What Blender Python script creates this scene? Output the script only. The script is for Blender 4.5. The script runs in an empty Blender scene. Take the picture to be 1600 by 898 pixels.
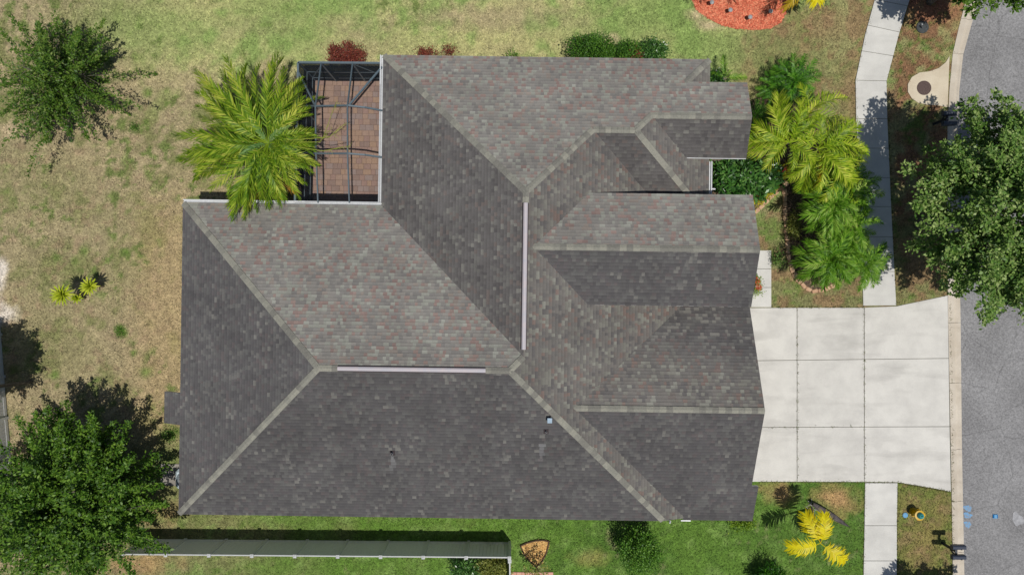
import bpy, bmesh, math, random
import numpy as np
from mathutils import Vector, Matrix

random.seed(7)
SC = bpy.context.scene
COL = SC.collection
R = math.radians

# ---------------------------------------------------------------- camera, sky, sun, exposure
CAMH = 32.0
FPX = 24.0 / 36.0 * 1600.0
cam_d = bpy.data.cameras.new('camera')
cam_d.lens = 24.0
cam_d.sensor_width = 36.0
cam_d.clip_start = 0.1
cam_d.clip_end = 2000.0
cam = bpy.data.objects.new('camera', cam_d)
COL.objects.link(cam)
cam.location = (0, 0, CAMH)
cam.rotation_euler = (0, 0, 0)
SC.camera = cam

SUN_VEC = Vector((0.19, -0.26, 1.0)).normalized()      # towards the sun
elev = math.asin(SUN_VEC.z)
az = math.atan2(SUN_VEC.x, SUN_VEC.y)
world = bpy.data.worlds.new('World')
SC.world = world
world.use_nodes = True
wn = world.node_tree
wn.nodes.clear()
sky = wn.nodes.new('ShaderNodeTexSky')
sky.sky_type = 'NISHITA'
sky.sun_disc = False
sky.sun_elevation = elev
sky.sun_rotation = az
bg = wn.nodes.new('ShaderNodeBackground')
bg.inputs['Strength'].default_value = 0.06
wo = wn.nodes.new('ShaderNodeOutputWorld')
wn.links.new(sky.outputs[0], bg.inputs[0])
wn.links.new(bg.outputs[0], wo.inputs[0])

sun_d = bpy.data.lights.new('sun', 'SUN')
sun_d.energy = 3.6
sun_d.angle = R(0.55)
sun_d.color = (1.0, 0.965, 0.91)
sun = bpy.data.objects.new('sun', sun_d)
COL.objects.link(sun)
sun.rotation_euler = SUN_VEC.to_track_quat('Z', 'Y').to_euler()
sun.location = SUN_VEC * 60

SC.view_settings.view_transform = 'Standard'
SC.view_settings.look = 'None'
SC.view_settings.exposure = 0.0
SC.view_settings.gamma = 1.0
SC.view_settings.use_curve_mapping = False
SC.render.engine = 'CYCLES'
GAIN = 1.22

# ---------------------------------------------------------------- helpers
def P(px, py, z=0.0):
    k = (CAMH - z) / FPX
    return Vector(((px - 800.0) * k, (449.0 - py) * k, z))

def lin(c):
    return c / 12.92 if c <= 0.04045 else ((c + 0.055) / 1.055) ** 2.4

def A(r, g, b, f=1.0):
    return tuple(min(0.85, lin(x / 255.0) / (GAIN * f)) for x in (r, g, b))

def A4(r, g, b, f=1.0):
    return A(r, g, b, f) + (1.0,)

def tag(o, label=None, cat=None, group=None, kind=None):
    if label: o['label'] = label
    if cat: o['category'] = cat
    if group: o['group'] = group
    if kind: o['kind'] = kind
    return o

def empty(name, loc, rz=0.0):
    o = bpy.data.objects.new(name, None)
    o.empty_display_size = 0.2
    o.location = loc
    o.rotation_euler = (0, 0, rz)
    COL.objects.link(o)
    return o

def link(name, me, mat=None, parent=None):
    o = bpy.data.objects.new(name, me)
    if mat is not None and len(me.materials) == 0:
        me.materials.append(mat)
    COL.objects.link(o)
    if parent is not None:
        o.parent = parent
    return o

def np_mesh(name, verts, faces_flat, loop_totals, col=None, smooth=False):
    me = bpy.data.meshes.new(name)
    verts = np.asarray(verts, dtype=np.float32)
    loops = np.asarray(faces_flat, dtype=np.int32)
    tot = np.asarray(loop_totals, dtype=np.int32)
    me.vertices.add(len(verts))
    me.vertices.foreach_set('co', verts.ravel())
    me.loops.add(len(loops))
    me.loops.foreach_set('vertex_index', loops)
    me.polygons.add(len(tot))
    st = np.zeros(len(tot), dtype=np.int32)
    st[1:] = np.cumsum(tot)[:-1]
    me.polygons.foreach_set('loop_start', st)
    me.polygons.foreach_set('loop_total', tot)
    me.update(calc_edges=True)
    me.polygons.foreach_set('use_smooth', np.full(len(tot), smooth, dtype=bool))
    if col is not None:
        at = me.color_attributes.new('Col', 'FLOAT_COLOR', 'POINT')
        c = np.ones((len(verts), 4), dtype=np.float32)
        c[:, :3] = np.asarray(col, dtype=np.float32)[:, :3]
        at.data.foreach_set('color', c.ravel())
    me.validate()
    return me

class MB:
    """collects simple shapes into one mesh"""
    def __init__(self):
        self.v = []
        self.f = []
    def add(self, vs, fs):
        o = len(self.v)
        self.v += [tuple(p) for p in vs]
        self.f += [tuple(i + o for i in f) for f in fs]
        return self
    def box(self, c, s, rz=0.0, m=None):
        x, y, z = (a / 2 for a in s)
        vs = [Vector((i * x, j * y, k * z)) for k in (-1, 1) for j in (-1, 1) for i in (-1, 1)]
        rot = Matrix.Rotation(rz, 3, 'Z')
        if m is not None: rot = m
        vs = [rot @ p + Vector(c) for p in vs]
        return self.add(vs, [(0, 2, 3, 1), (4, 5, 7, 6), (0, 1, 5, 4), (2, 6, 7, 3), (0, 4, 6, 2), (1, 3, 7, 5)])
    def bar(self, a, b, w, h=None, up=Vector((0, 0, 1))):
        a, b = Vector(a), Vector(b)
        h = h or w
        d = (b - a)
        L = d.length
        d = d / L
        s = d.cross(up)
        if s.length < 1e-4: s = Vector((1, 0, 0))
        s.normalize()
        u = s.cross(d)
        m = Matrix((s, d, u)).transposed()
        return self.box((a + b) / 2, (w, L, h), m=m)
    def tube(self, pts, rad, n=8, cap=True):
        pts = [Vector(p) for p in pts]
        rings = []
        base = len(self.v)
        ref = Vector((0.31, 0.17, 0.93)).normalized()
        for i, p in enumerate(pts):
            d = (pts[min(i + 1, len(pts) - 1)] - pts[max(i - 1, 0)]).normalized()
            s = d.cross(ref)
            if s.length < 1e-3: s = d.cross(Vector((1, 0, 0)))
            s.normalize()
            t = d.cross(s)
            r = rad[i] if hasattr(rad, '__len__') else rad
            for k in range(n):
                a = 2 * math.pi * k / n
                self.v.append(tuple(p + (s * math.cos(a) + t * math.sin(a)) * r))
        for i in range(len(pts) - 1):
            for k in range(n):
                k2 = (k + 1) % n
                self.f.append((base + i * n + k, base + i * n + k2, base + (i + 1) * n + k2, base + (i + 1) * n + k))
        if cap:
            self.f.append(tuple(base + k for k in reversed(range(n))))
            self.f.append(tuple(base + (len(pts) - 1) * n + k for k in range(n)))
        return self
    def lathe(self, prof, n=20, c=(0, 0, 0)):
        base = len(self.v)
        for r, z in prof:
            for k in range(n):
                a = 2 * math.pi * k / n
                self.v.append((c[0] + r * math.cos(a), c[1] + r * math.sin(a), c[2] + z))
        for i in range(len(prof) - 1):
            for k in range(n):
                k2 = (k + 1) % n
                self.f.append((base + i * n + k, base + i * n + k2, base + (i + 1) * n + k2, base + (i + 1) * n + k))
        self.f.append(tuple(base + k for k in reversed(range(n))))
        self.f.append(tuple(base + (len(prof) - 1) * n + k for k in range(n)))
        return self
    def prism(self, poly, z0, z1):
        """poly: plan points (x, y), z1 may be a list"""
        n = len(poly)
        ar = sum(poly[i][0] * poly[(i + 1) % n][1] - poly[(i + 1) % n][0] * poly[i][1] for i in range(n))
        idx = list(range(n)) if ar > 0 else list(reversed(range(n)))
        zt = z1 if hasattr(z1, '__len__') else [z1] * n
        zb = z0 if hasattr(z0, '__len__') else [z0] * n
        vs = [(poly[i][0], poly[i][1], zb[i]) for i in idx] + [(poly[i][0], poly[i][1], zt[i]) for i in idx]
        fs = [tuple(reversed(range(n))), tuple(range(n, 2 * n))]
        fs += [(i, (i + 1) % n, n + (i + 1) % n, n + i) for i in range(n)]
        return self.add(vs, fs)
    def mesh(self, name, smooth=False):
        me = bpy.data.meshes.new(name)
        me.from_pydata(self.v, [], self.f)
        me.polygons.foreach_set('use_smooth', [smooth] * len(me.polygons))
        me.update()
        return me
    def build(self, name, mat, parent=None, smooth=False, bevel=0.0):
        me = self.mesh(name, smooth)
        if bevel > 0:
            bm = bmesh.new(); bm.from_mesh(me)
            bmesh.ops.bevel(bm, geom=list(bm.edges), offset=bevel, segments=1, affect='EDGES', profile=0.5)
            bm.to_mesh(me); bm.free()
        return link(name, me, mat, parent)

# value noise used for lawn colours and wobble
def vnoise(x, y, seed=0):
    x = np.asarray(x, dtype=np.float64); y = np.asarray(y, dtype=np.float64)
    xi = np.floor(x).astype(np.int64); yi = np.floor(y).astype(np.int64)
    xf = x - xi; yf = y - yi
    def h(a, b):
        n = (a * 374761393 + b * 668265263 + seed * 974634777) & 0x7fffffff
        n = ((n ^ (n >> 13)) * 1274126177) & 0x7fffffff
        return ((n ^ (n >> 16)) & 0xffff) / 65535.0
    sx = xf * xf * (3 - 2 * xf); sy = yf * yf * (3 - 2 * yf)
    return (h(xi, yi) * (1 - sx) + h(xi + 1, yi) * sx) * (1 - sy) + (h(xi, yi + 1) * (1 - sx) + h(xi + 1, yi + 1) * sx) * sy

def fbm(x, y, seed=0, o=4):
    s = 0; a = 0.5; t = 0
    for i in range(o):
        s = s + a * vnoise(x * 2 ** i, y * 2 ** i, seed + i * 11); t += a; a *= 0.55
    return s / t

# ---------------------------------------------------------------- materials
def new_mat(name):
    m = bpy.data.materials.new(name)
    m.use_nodes = True
    nt = m.node_tree
    b = nt.nodes['Principled BSDF']
    return m, nt, b

def noise_mat(name, c0, c1, scale=3.0, detail=6.0, rough=0.85, bump=0.0, bscale=40.0, c2=None, spec=0.3, metal=0.0, lo=0.35, hi=0.65):
    m, nt, b = new_mat(name)
    tc = nt.nodes.new('ShaderNodeNewGeometry')
    n = nt.nodes.new('ShaderNodeTexNoise')
    n.inputs['Scale'].default_value = scale
    n.inputs['Detail'].default_value = detail
    n.inputs['Roughness'].default_value = 0.65
    nt.links.new(tc.outputs['Position'], n.inputs['Vector'])
    r = nt.nodes.new('ShaderNodeValToRGB')
    r.color_ramp.elements[0].position = lo
    r.color_ramp.elements[1].position = hi
    r.color_ramp.elements[0].color = tuple(c0[:3]) + (1,)
    r.color_ramp.elements[1].color = tuple(c1[:3]) + (1,)
    if c2 is not None:
        e = r.color_ramp.elements.new((lo + hi) / 2)
        e.color = tuple(c2[:3]) + (1,)
    nt.links.new(n.outputs['Fac'], r.inputs['Fac'])
    nt.links.new(r.outputs['Color'], b.inputs['Base Color'])
    b.inputs['Roughness'].default_value = rough
    b.inputs['Specular IOR Level'].default_value = spec
    b.inputs['Metallic'].default_value = metal
    if bump > 0:
        n2 = nt.nodes.new('ShaderNodeTexNoise')
        n2.inputs['Scale'].default_value = bscale
        n2.inputs['Detail'].default_value = 4
        nt.links.new(tc.outputs['Position'], n2.inputs['Vector'])
        bp = nt.nodes.new('ShaderNodeBump')
        bp.inputs['Strength'].default_value = bump
        bp.inputs['Distance'].default_value = 0.02
        nt.links.new(n2.outputs['Fac'], bp.inputs['Height'])
        nt.links.new(bp.outputs['Normal'], b.inputs['Normal'])
    return m

def plain(name, c, rough=0.6, metal=0.0, spec=0.4):
    c = tuple(c[:3])
    d = tuple(x * 0.86 for x in c)
    return noise_mat(name, d, c, scale=9.0, rough=rough, metal=metal, spec=spec)

def leaf_mat(name, cols, trans=0.28, rough=0.5, spec=0.35):
    """colour varies leaf by leaf (mesh islands) and a little from object to object"""
    m, nt, b = new_mat(name)
    g = nt.nodes.new('ShaderNodeNewGeometry')
    oi = nt.nodes.new('ShaderNodeObjectInfo')
    n = nt.nodes.new('ShaderNodeTexNoise')
    n.inputs['Scale'].default_value = 1.1
    n.inputs['Detail'].default_value = 3
    nt.links.new(g.outputs['Position'], n.inputs['Vector'])
    mx = nt.nodes.new('ShaderNodeMath'); mx.operation = 'MULTIPLY'; mx.inputs[1].default_value = 0.5
    nt.links.new(g.outputs['Random Per Island'], mx.inputs[0])
    m2 = nt.nodes.new('ShaderNodeMath'); m2.operation = 'MULTIPLY_ADD'; m2.inputs[1].default_value = 0.25
    nt.links.new(oi.outputs['Random'], m2.inputs[0]); nt.links.new(mx.outputs[0], m2.inputs[2])
    m3 = nt.nodes.new('ShaderNodeMath'); m3.operation = 'MULTIPLY_ADD'; m3.inputs[1].default_value = 0.4
    nt.links.new(n.outputs['Fac'], m3.inputs[0]); nt.links.new(m2.outputs[0], m3.inputs[2])
    r = nt.nodes.new('ShaderNodeValToRGB')
    els = r.color_ramp.elements
    els[0].position = 0.2; els[1].position = 0.95
    els[0].color = tuple(cols[0][:3]) + (1,); els[1].color = tuple(cols[-1][:3]) + (1,)
    for i, c in enumerate(cols[1:-1]):
        e = els.new(0.2 + 0.75 * (i + 1) / (len(cols) - 1)); e.color = tuple(c[:3]) + (1,)
    nt.links.new(m3.outputs[0], r.inputs['Fac'])
    nt.links.new(r.outputs['Color'], b.inputs['Base Color'])
    b.inputs['Roughness'].default_value = rough
    b.inputs['Specular IOR Level'].default_value = spec
    t = nt.nodes.new('ShaderNodeBsdfTranslucent')
    nt.links.new(r.outputs['Color'], t.inputs['Color'])
    ms = nt.nodes.new('ShaderNodeMixShader'); ms.inputs['Fac'].default_value = trans
    nt.links.new(b.outputs[0], ms.inputs[1]); nt.links.new(t.outputs[0], ms.inputs[2])
    nt.links.new(ms.outputs[0], nt.nodes['Material Output'].inputs['Surface'])
    return m

def attr_mat(name, rough=0.9, n_scale=20.0, n_amt=0.35, bump=0.3, bscale=60.0, spec=0.2, coarse=0.0, cscale=2.0, island=0.0):
    """colour attribute times fine grain"""
    m, nt, b = new_mat(name)
    at = nt.nodes.new('ShaderNodeAttribute'); at.attribute_name = 'Col'
    g = nt.nodes.new('ShaderNodeNewGeometry')
    n = nt.nodes.new('ShaderNodeTexNoise'); n.inputs['Scale'].default_value = n_scale; n.inputs['Detail'].default_value = 5
    n.inputs['Roughness'].default_value = 0.7
    nt.links.new(g.outputs['Position'], n.inputs['Vector'])
    mr = nt.nodes.new('ShaderNodeMapRange')
    mr.inputs['From Min'].default_value = 0.25; mr.inputs['From Max'].default_value = 0.75
    mr.inputs['To Min'].default_value = 1 - n_amt; mr.inputs['To Max'].default_value = 1 + n_amt
    nt.links.new(n.outputs['Fac'], mr.inputs['Value'])
    val = mr.outputs['Result']
    if coarse > 0:
        nc = nt.nodes.new('ShaderNodeTexNoise'); nc.inputs['Scale'].default_value = cscale; nc.inputs['Detail'].default_value = 6
        nt.links.new(g.outputs['Position'], nc.inputs['Vector'])
        mc = nt.nodes.new('ShaderNodeMapRange')
        mc.inputs['From Min'].default_value = 0.3; mc.inputs['From Max'].default_value = 0.7
        mc.inputs['To Min'].default_value = 1 - coarse; mc.inputs['To Max'].default_value = 1 + coarse
        nt.links.new(nc.outputs['Fac'], mc.inputs['Value'])
        mm = nt.nodes.new('ShaderNodeMath'); mm.operation = 'MULTIPLY'
        nt.links.new(val, mm.inputs[0]); nt.links.new(mc.outputs['Result'], mm.inputs[1]); val = mm.outputs[0]
    if island > 0:
        mi = nt.nodes.new('ShaderNodeMapRange')
        mi.inputs['To Min'].default_value = 1 - island; mi.inputs['To Max'].default_value = 1 + island
        nt.links.new(g.outputs['Random Per Island'], mi.inputs['Value'])
        mm = nt.nodes.new('ShaderNodeMath'); mm.operation = 'MULTIPLY'
        nt.links.new(val, mm.inputs[0]); nt.links.new(mi.outputs['Result'], mm.inputs[1]); val = mm.outputs[0]
    vm = nt.nodes.new('ShaderNodeVectorMath'); vm.operation = 'SCALE'
    nt.links.new(at.outputs['Color'], vm.inputs[0]); nt.links.new(val, vm.inputs['Scale'])
    nt.links.new(vm.outputs[0], b.inputs['Base Color'])
    b.inputs['Roughness'].default_value = rough
    b.inputs['Specular IOR Level'].default_value = spec
    if bump > 0:
        n2 = nt.nodes.new('ShaderNodeTexNoise'); n2.inputs['Scale'].default_value = bscale; n2.inputs['Detail'].default_value = 3
        nt.links.new(g.outputs['Position'], n2.inputs['Vector'])
        bp = nt.nodes.new('ShaderNodeBump'); bp.inputs['Strength'].default_value = bump; bp.inputs['Distance'].default_value = 0.03
        nt.links.new(n2.outputs['Fac'], bp.inputs['Height']); nt.links.new(bp.outputs['Normal'], b.inputs['Normal'])
    return m

def concrete_mat(name, c0, c1, stain, streak=True):
    """broom-finished concrete with soft blotches and darker drag stains"""
    m, nt, b = new_mat(name)
    g = nt.nodes.new('ShaderNodeNewGeometry')
    oi = nt.nodes.new('ShaderNodeObjectInfo')
    n = nt.nodes.new('ShaderNodeTexNoise'); n.inputs['Scale'].default_value = 0.9; n.inputs['Detail'].default_value = 8; n.inputs['Roughness'].default_value = 0.62
    nt.links.new(g.outputs['Position'], n.inputs['Vector'])
    r = nt.nodes.new('ShaderNodeValToRGB')
    r.color_ramp.elements[0].position = 0.3; r.color_ramp.elements[1].position = 0.62
    r.color_ramp.elements[0].color = tuple(c0[:3]) + (1,); r.color_ramp.elements[1].color = tuple(c1[:3]) + (1,)
    nt.links.new(n.outputs['Fac'], r.inputs['Fac'])
    mp = nt.nodes.new('ShaderNodeMapping'); mp.inputs['Scale'].default_value = (0.35, 1.6, 1.0)
    nt.links.new(g.outputs['Position'], mp.inputs['Vector'])
    n2 = nt.nodes.new('ShaderNodeTexNoise'); n2.inputs['Scale'].default_value = 1.0; n2.inputs['Detail'].default_value = 7; n2.inputs['Distortion'].default_value = 0.4
    nt.links.new(mp.outputs[0], n2.inputs['Vector'])
    mr = nt.nodes.new('ShaderNodeMapRange'); mr.inputs['From Min'].default_value = 0.52; mr.inputs['From Max'].default_value = 0.72
    mr.inputs['To Max'].default_value = 0.42 if streak else 0.3
    nt.links.new(n2.outputs['Fac'], mr.inputs['Value'])
    mx = nt.nodes.new('ShaderNodeMix'); mx.data_type = 'RGBA'
    nt.links.new(mr.outputs['Result'], mx.inputs['Factor'])
    nt.links.new(r.outputs['Color'], mx.inputs['A']); mx.inputs['B'].default_value = tuple(stain[:3]) + (1,)
    # fine speckle
    n3 = nt.nodes.new('ShaderNodeTexNoise'); n3.inputs['Scale'].default_value = 26; n3.inputs['Detail'].default_value = 4
    nt.links.new(g.outputs['Position'], n3.inputs['Vector'])
    m3 = nt.nodes.new('ShaderNodeMapRange'); m3.inputs['From Min'].default_value = 0.3; m3.inputs['From Max'].default_value = 0.7
    m3.inputs['To Min'].default_value = 0.93; m3.inputs['To Max'].default_value = 1.06
    nt.links.new(n3.outputs['Fac'], m3.inputs['Value'])
    m4 = nt.nodes.new('ShaderNodeMapRange'); m4.inputs['To Min'].default_value = 0.965; m4.inputs['To Max'].default_value = 1.03
    nt.links.new(oi.outputs['Random'], m4.inputs['Value'])
    mm = nt.nodes.new('ShaderNodeMath'); mm.operation = 'MULTIPLY'
    nt.links.new(m3.outputs[0], mm.inputs[0]); nt.links.new(m4.outputs[0], mm.inputs[1])
    vm = nt.nodes.new('ShaderNodeVectorMath'); vm.operation = 'SCALE'
    nt.links.new(mx.outputs['Result'], vm.inputs[0]); nt.links.new(mm.outputs[0], vm.inputs['Scale'])
    nt.links.new(vm.outputs[0], b.inputs['Base Color'])
    b.inputs['Roughness'].default_value = 0.9
    b.inputs['Specular IOR Level'].default_value = 0.2
    return m

M = {}
M['concrete'] = concrete_mat('concrete', A(204, 201, 194), A(222, 219, 211), A(166, 163, 157))
M['walk'] = concrete_mat('walk_concrete', A(203, 201, 195), A(221, 219, 212), A(182, 180, 174), False)
M['kerb'] = concrete_mat('kerb_concrete', A(196, 184, 166), A(216, 206, 190), A(160, 146, 126), False)
M['pad'] = concrete_mat('pad_concrete', A(205, 190, 165), A(222, 210, 186), A(180, 165, 140), False)
M['ac_pad'] = concrete_mat('grey_concrete', A(140, 134, 126), A(165, 160, 150), A(120, 115, 108), False)
M['fascia'] = plain('white_painted_trim', A(222, 222, 220), 0.5)
M['white_vinyl'] = plain('white_vinyl', A(243, 243, 242), 0.4)
_m, _nt, _b = M['white_vinyl'], M['white_vinyl'].node_tree, None
_b = _nt.nodes['Principled BSDF']; _t = _nt.nodes.new('ShaderNodeBsdfTranslucent'); _t.inputs['Color'].default_value = (.75, .78, .74, 1)
_x = _nt.nodes.new('ShaderNodeMixShader'); _x.inputs['Fac'].default_value = 0.36
_nt.links.new(_b.outputs[0], _x.inputs[1]); _nt.links.new(_t.outputs[0], _x.inputs[2]); _nt.links.new(_x.outputs[0], _nt.nodes['Material Output'].inputs['Surface'])
M['stucco'] = noise_mat('cream_stucco', A(196, 184, 160), A(206, 195, 172), 20, bump=0.3)
M['soffit'] = plain('soffit', A(215, 214, 208), 0.6)
M['gutter'] = plain('white_gutter', A(226, 228, 229), 0.4)
M['shingle'] = attr_mat('asphalt_shingle', rough=0.95, n_scale=30, n_amt=0.16, bump=0.06, bscale=120, coarse=0.13, cscale=0.55)
M['cap_a'] = noise_mat('ridge_cap_shingle', A(130, 129, 119), A(148, 146, 135), 14, bump=0.2)
M['cap_b'] = noise_mat('ridge_cap_shingle_grey', A(118, 117, 109), A(135, 132, 123), 14, bump=0.2)
M['cap_c'] = noise_mat('ridge_cap_shingle_pale', A(140, 139, 127), A(158, 155, 142), 14, bump=0.2)
M['ridge_vent'] = noise_mat('ridge_vent_metal', A(198, 187, 188), A(184, 182, 188), 3.2, rough=0.5)
M['vent_dark'] = plain('vent_side', A(62, 52, 54), 0.8)
M['lead'] = plain('lead_pipe', A(165, 166, 168), 0.5)
M['black'] = plain('black_opening', A(16, 16, 18), 0.9)
M['skylight'] = plain('pale_vent_cap', A(168, 190, 206), 0.7)
M['glass'] = plain('window_glass', A(55, 65, 75), 0.08)
M['door'] = plain('painted_door', A(120, 60, 45), 0.5)
M['garage_door'] = plain('garage_door', A(225, 222, 212), 0.5)
M['bronze'] = plain('cage_aluminium', A(100, 116, 124), 0.45, spec=0.5)
M['tree_bark'] = noise_mat('bark', A(92, 84, 74), A(140, 132, 120), 6, bump=0.6, bscale=30)
M['palm_bark'] = noise_mat('palm_bark', A(105, 92, 76), A(150, 138, 120), 8, bump=0.6, bscale=30)
M['black_metal'] = plain('black_painted_metal', A(44, 50, 60), 0.45)
M['mb_top'] = plain('weathered_black_metal', A(66, 73, 88), 0.4)
M['cover'] = noise_mat('cast_iron_cover', A(84, 68, 64), A(104, 86, 80), 18, rough=0.7, bump=0.3)
M['lid'] = noise_mat('dark_plastic_lid', A(58, 62, 64), A(80, 84, 84), 12, rough=0.7)
M['hyd_yellow'] = plain('yellow_hydrant_paint', A(214, 172, 12), 0.35)
M['hyd_teal'] = plain('teal_hydrant_paint', A(50, 150, 150), 0.35)
M['blue_paint'] = noise_mat('blue_marking_paint', A(112, 170, 215), A(148, 149, 152), 20, lo=0.44, hi=0.58)
M['blue_lid'] = noise_mat('blue_sprayed_lid', A(95, 165, 215), A(130, 175, 205), 14)
M['blue_refl'] = plain('blue_reflector', A(25, 120, 190), 0.2)
M['pale_patch'] = noise_mat('faded_paint', A(182, 182, 184), A(150, 150, 152), 9)
M['stone'] = noise_mat('edging_stone', A(196, 152, 120), A(214, 184, 150), 7, bump=0.3)
M['mulch_red'] = noise_mat('red_mulch', A(200, 100, 72), A(240, 150, 116), 22, bump=0.7, bscale=26, c2=A(228, 126, 94))
M['mulch_tan'] = noise_mat('straw_mulch', A(190, 140, 80), A(245, 212, 150), 26, bump=0.9, bscale=30, c2=A(228, 184, 118))
M['mulch_dark'] = noise_mat('dark_leaf_mulch', A(62, 50, 42), A(122, 104, 86), 18, bump=0.9, bscale=24)
M['edging'] = plain('brown_bed_edging', A(78, 58, 38), 0.8)
M['pink_paver'] = noise_mat('pink_paver', A(206, 150, 130), A(220, 176, 156), 12)
M['dead'] = noise_mat('dead_sheath', A(66, 60, 60), A(112, 104, 104), 7, rough=0.7)
M['ac'] = plain('condenser_casing', A(205, 220, 226), 0.5)
PAV = [noise_mat('brick_paver_%s' % n, A(*c), A(*d), 11, bump=0.2) for n, c, d in (
    ('tan', (168, 140, 124), (180, 152, 134)), ('rose', (160, 132, 120), (172, 142, 130)), ('brown', (150, 126, 116), (160, 136, 124)),
    ('ochre', (170, 140, 118), (182, 152, 130)), ('grey', (158, 138, 130), (168, 148, 140)))]

def screen_mat(name, fac):
    m = bpy.data.materials.new(name); m.use_nodes = True
    nt = m.node_tree; nt.nodes.clear()
    o = nt.nodes.new('ShaderNodeOutputMaterial')
    t = nt.nodes.new('ShaderNodeBsdfTransparent')
    d = nt.nodes.new('ShaderNodeBsdfDiffuse'); d.inputs['Color'].default_value = (0.03, 0.036, 0.045, 1)
    n = nt.nodes.new('ShaderNodeTexNoise'); n.inputs['Scale'].default_value = 1.5
    g = nt.nodes.new('ShaderNodeNewGeometry'); nt.links.new(g.outputs['Position'], n.inputs['Vector'])
    mr = nt.nodes.new('ShaderNodeMapRange'); mr.inputs['To Min'].default_value = fac - 0.05; mr.inputs['To Max'].default_value = fac + 0.05
    nt.links.new(n.outputs['Fac'], mr.inputs['Value'])
    mx = nt.nodes.new('ShaderNodeMixShader')
    nt.links.new(mr.outputs[0], mx.inputs['Fac'])
    nt.links.new(t.outputs[0], mx.inputs[1]); nt.links.new(d.outputs[0], mx.inputs[2])
    nt.links.new(mx.outputs[0], o.inputs['Surface'])
    return m
M['screen_roof'] = screen_mat('insect_screen_roof', 0.14)
M['screen_wall'] = screen_mat('insect_screen_wall', 0.88)

def F(*cs): return [A(*c) for c in cs]
M['oak'] = leaf_mat('oak_leaves', F((50, 78, 28), (78, 110, 42), (110, 142, 60), (160, 178, 104)), 0.22)
M['oak_dark'] = leaf_mat('live_oak_leaves', F((48, 84, 30), (82, 120, 46), (124, 158, 70), (186, 202, 128)), 0.2)
M['ash'] = leaf_mat('bright_tree_leaves', F((50, 86, 20), (82, 122, 30), (124, 160, 54), (180, 200, 100)), 0.25)
M['crape'] = leaf_mat('sparse_tree_leaves', F((40, 72, 18), (70, 106, 28), (104, 138, 44), (152, 164, 84)), 0.25)
M['shrub'] = leaf_mat('shrub_leaves', F((42, 80, 22), (70, 116, 32), (106, 154, 48), (146, 184, 80)), 0.25)
M['shrub_lime'] = leaf_mat('lime_shrub_leaves', F((60, 90, 14), (96, 132, 24), (140, 172, 44), (180, 200, 70)), 0.25)
M['shrub_olive'] = leaf_mat('olive_shrub_leaves', F((70, 84, 30), (104, 118, 46), (144, 150, 66), (176, 176, 96)), 0.25)
M['philo'] = leaf_mat('dark_glossy_leaves', F((28, 62, 22), (46, 90, 32), (74, 122, 46), (122, 164, 82)), 0.15, rough=0.35, spec=0.6)
M['red_leaf'] = leaf_mat('red_shrub_leaves', F((90, 40, 36), (132, 62, 52), (164, 88, 70), (118, 104, 60)), 0.25)
M['croton'] = leaf_mat('yellow_croton_leaves', F((150, 150, 20), (196, 190, 40), (226, 214, 60), (130, 150, 30)), 0.3)
M['flower'] = leaf_mat('red_flower_petals', F((160, 20, 50), (196, 40, 66), (220, 70, 90), (180, 60, 40)), 0.3)
M['flower_orange'] = leaf_mat('orange_flower_petals', F((200, 90, 60), (222, 110, 70), (230, 130, 90), (120, 140, 40)), 0.3)
M['date'] = leaf_mat('date_palm_leaflets', F((68, 106, 18), (108, 148, 26), (156, 184, 46), (222, 222, 96)), 0.3)
M['date_dead'] = leaf_mat('dry_palm_leaflets', F((150, 110, 40), (190, 140, 50), (206, 160, 70), (140, 110, 60)), 0.2)
M['areca'] = leaf_mat('areca_leaflets', F((92, 130, 14), (136, 172, 24), (180, 204, 46), (232, 234, 100)), 0.3)
M['areca_gold'] = leaf_mat('golden_leaflets', F((170, 140, 20), (200, 170, 30), (216, 190, 40), (190, 150, 40)), 0.3)
M['robellini'] = leaf_mat('green_palm_leaflets', F((62, 108, 16), (94, 148, 28), (134, 182, 50), (190, 212, 104)), 0.3)
M['cycad'] = leaf_mat('deep_green_leaflets', F((30, 70, 8), (54, 108, 16), (84, 144, 28), (126, 176, 54)), 0.25)
M['yellow_palm'] = leaf_mat('yellow_palm_leaflets', F((226, 200, 0), (240, 222, 4), (250, 238, 30), (226, 214, 20)), 0.3)
M['yucca'] = leaf_mat('yucca_leaves', F((110, 136, 10), (156, 178, 24), (200, 210, 60), (230, 226, 110)), 0.2)
M['stem'] = plain('green_stem', A(150, 160, 60), 0.6)
M['twig'] = plain('twig', A(120, 100, 76), 0.8)

# ---------------------------------------------------------------- ground layout (pixels of the ground plane -> metres)
KERB_IN = [(1489, 960), (1487, 800), (1485, 700), (1483, 600), (1481, 500), (1480, 400), (1479, 300), (1480, 200), (1483, 140), (1488, 85), (1498, 42), (1509, 0), (1524, -50), (1546, -110)]
KERB_OUT = [(1509, 960), (1506, 800), (1504, 700), (1503, 600), (1502, 500), (1500, 400), (1498, 300), (1497, 200), (1500, 140), (1506, 85), (1518, 42), (1530, 0), (1546, -50), (1569, -110)]

def interp_path(path, y):
    ys = np.array([p[1] for p in path][::-1], dtype=float); xs = np.array([p[0] for p in path][::-1], dtype=float)
    return np.interp(y, ys, xs)

def poly_mask(X, Y, poly):
    inside = np.zeros(X.shape, dtype=bool)
    n = len(poly)
    for i in range(n):
        x0, y0 = poly[i]; x1, y1 = poly[(i + 1) % n]
        c = ((y0 > Y) != (y1 > Y)) & (X < (x1 - x0) * (Y - y0) / ((y1 - y0) if y1 != y0 else 1e-9) + x0)
        inside ^= c
    return inside

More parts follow.
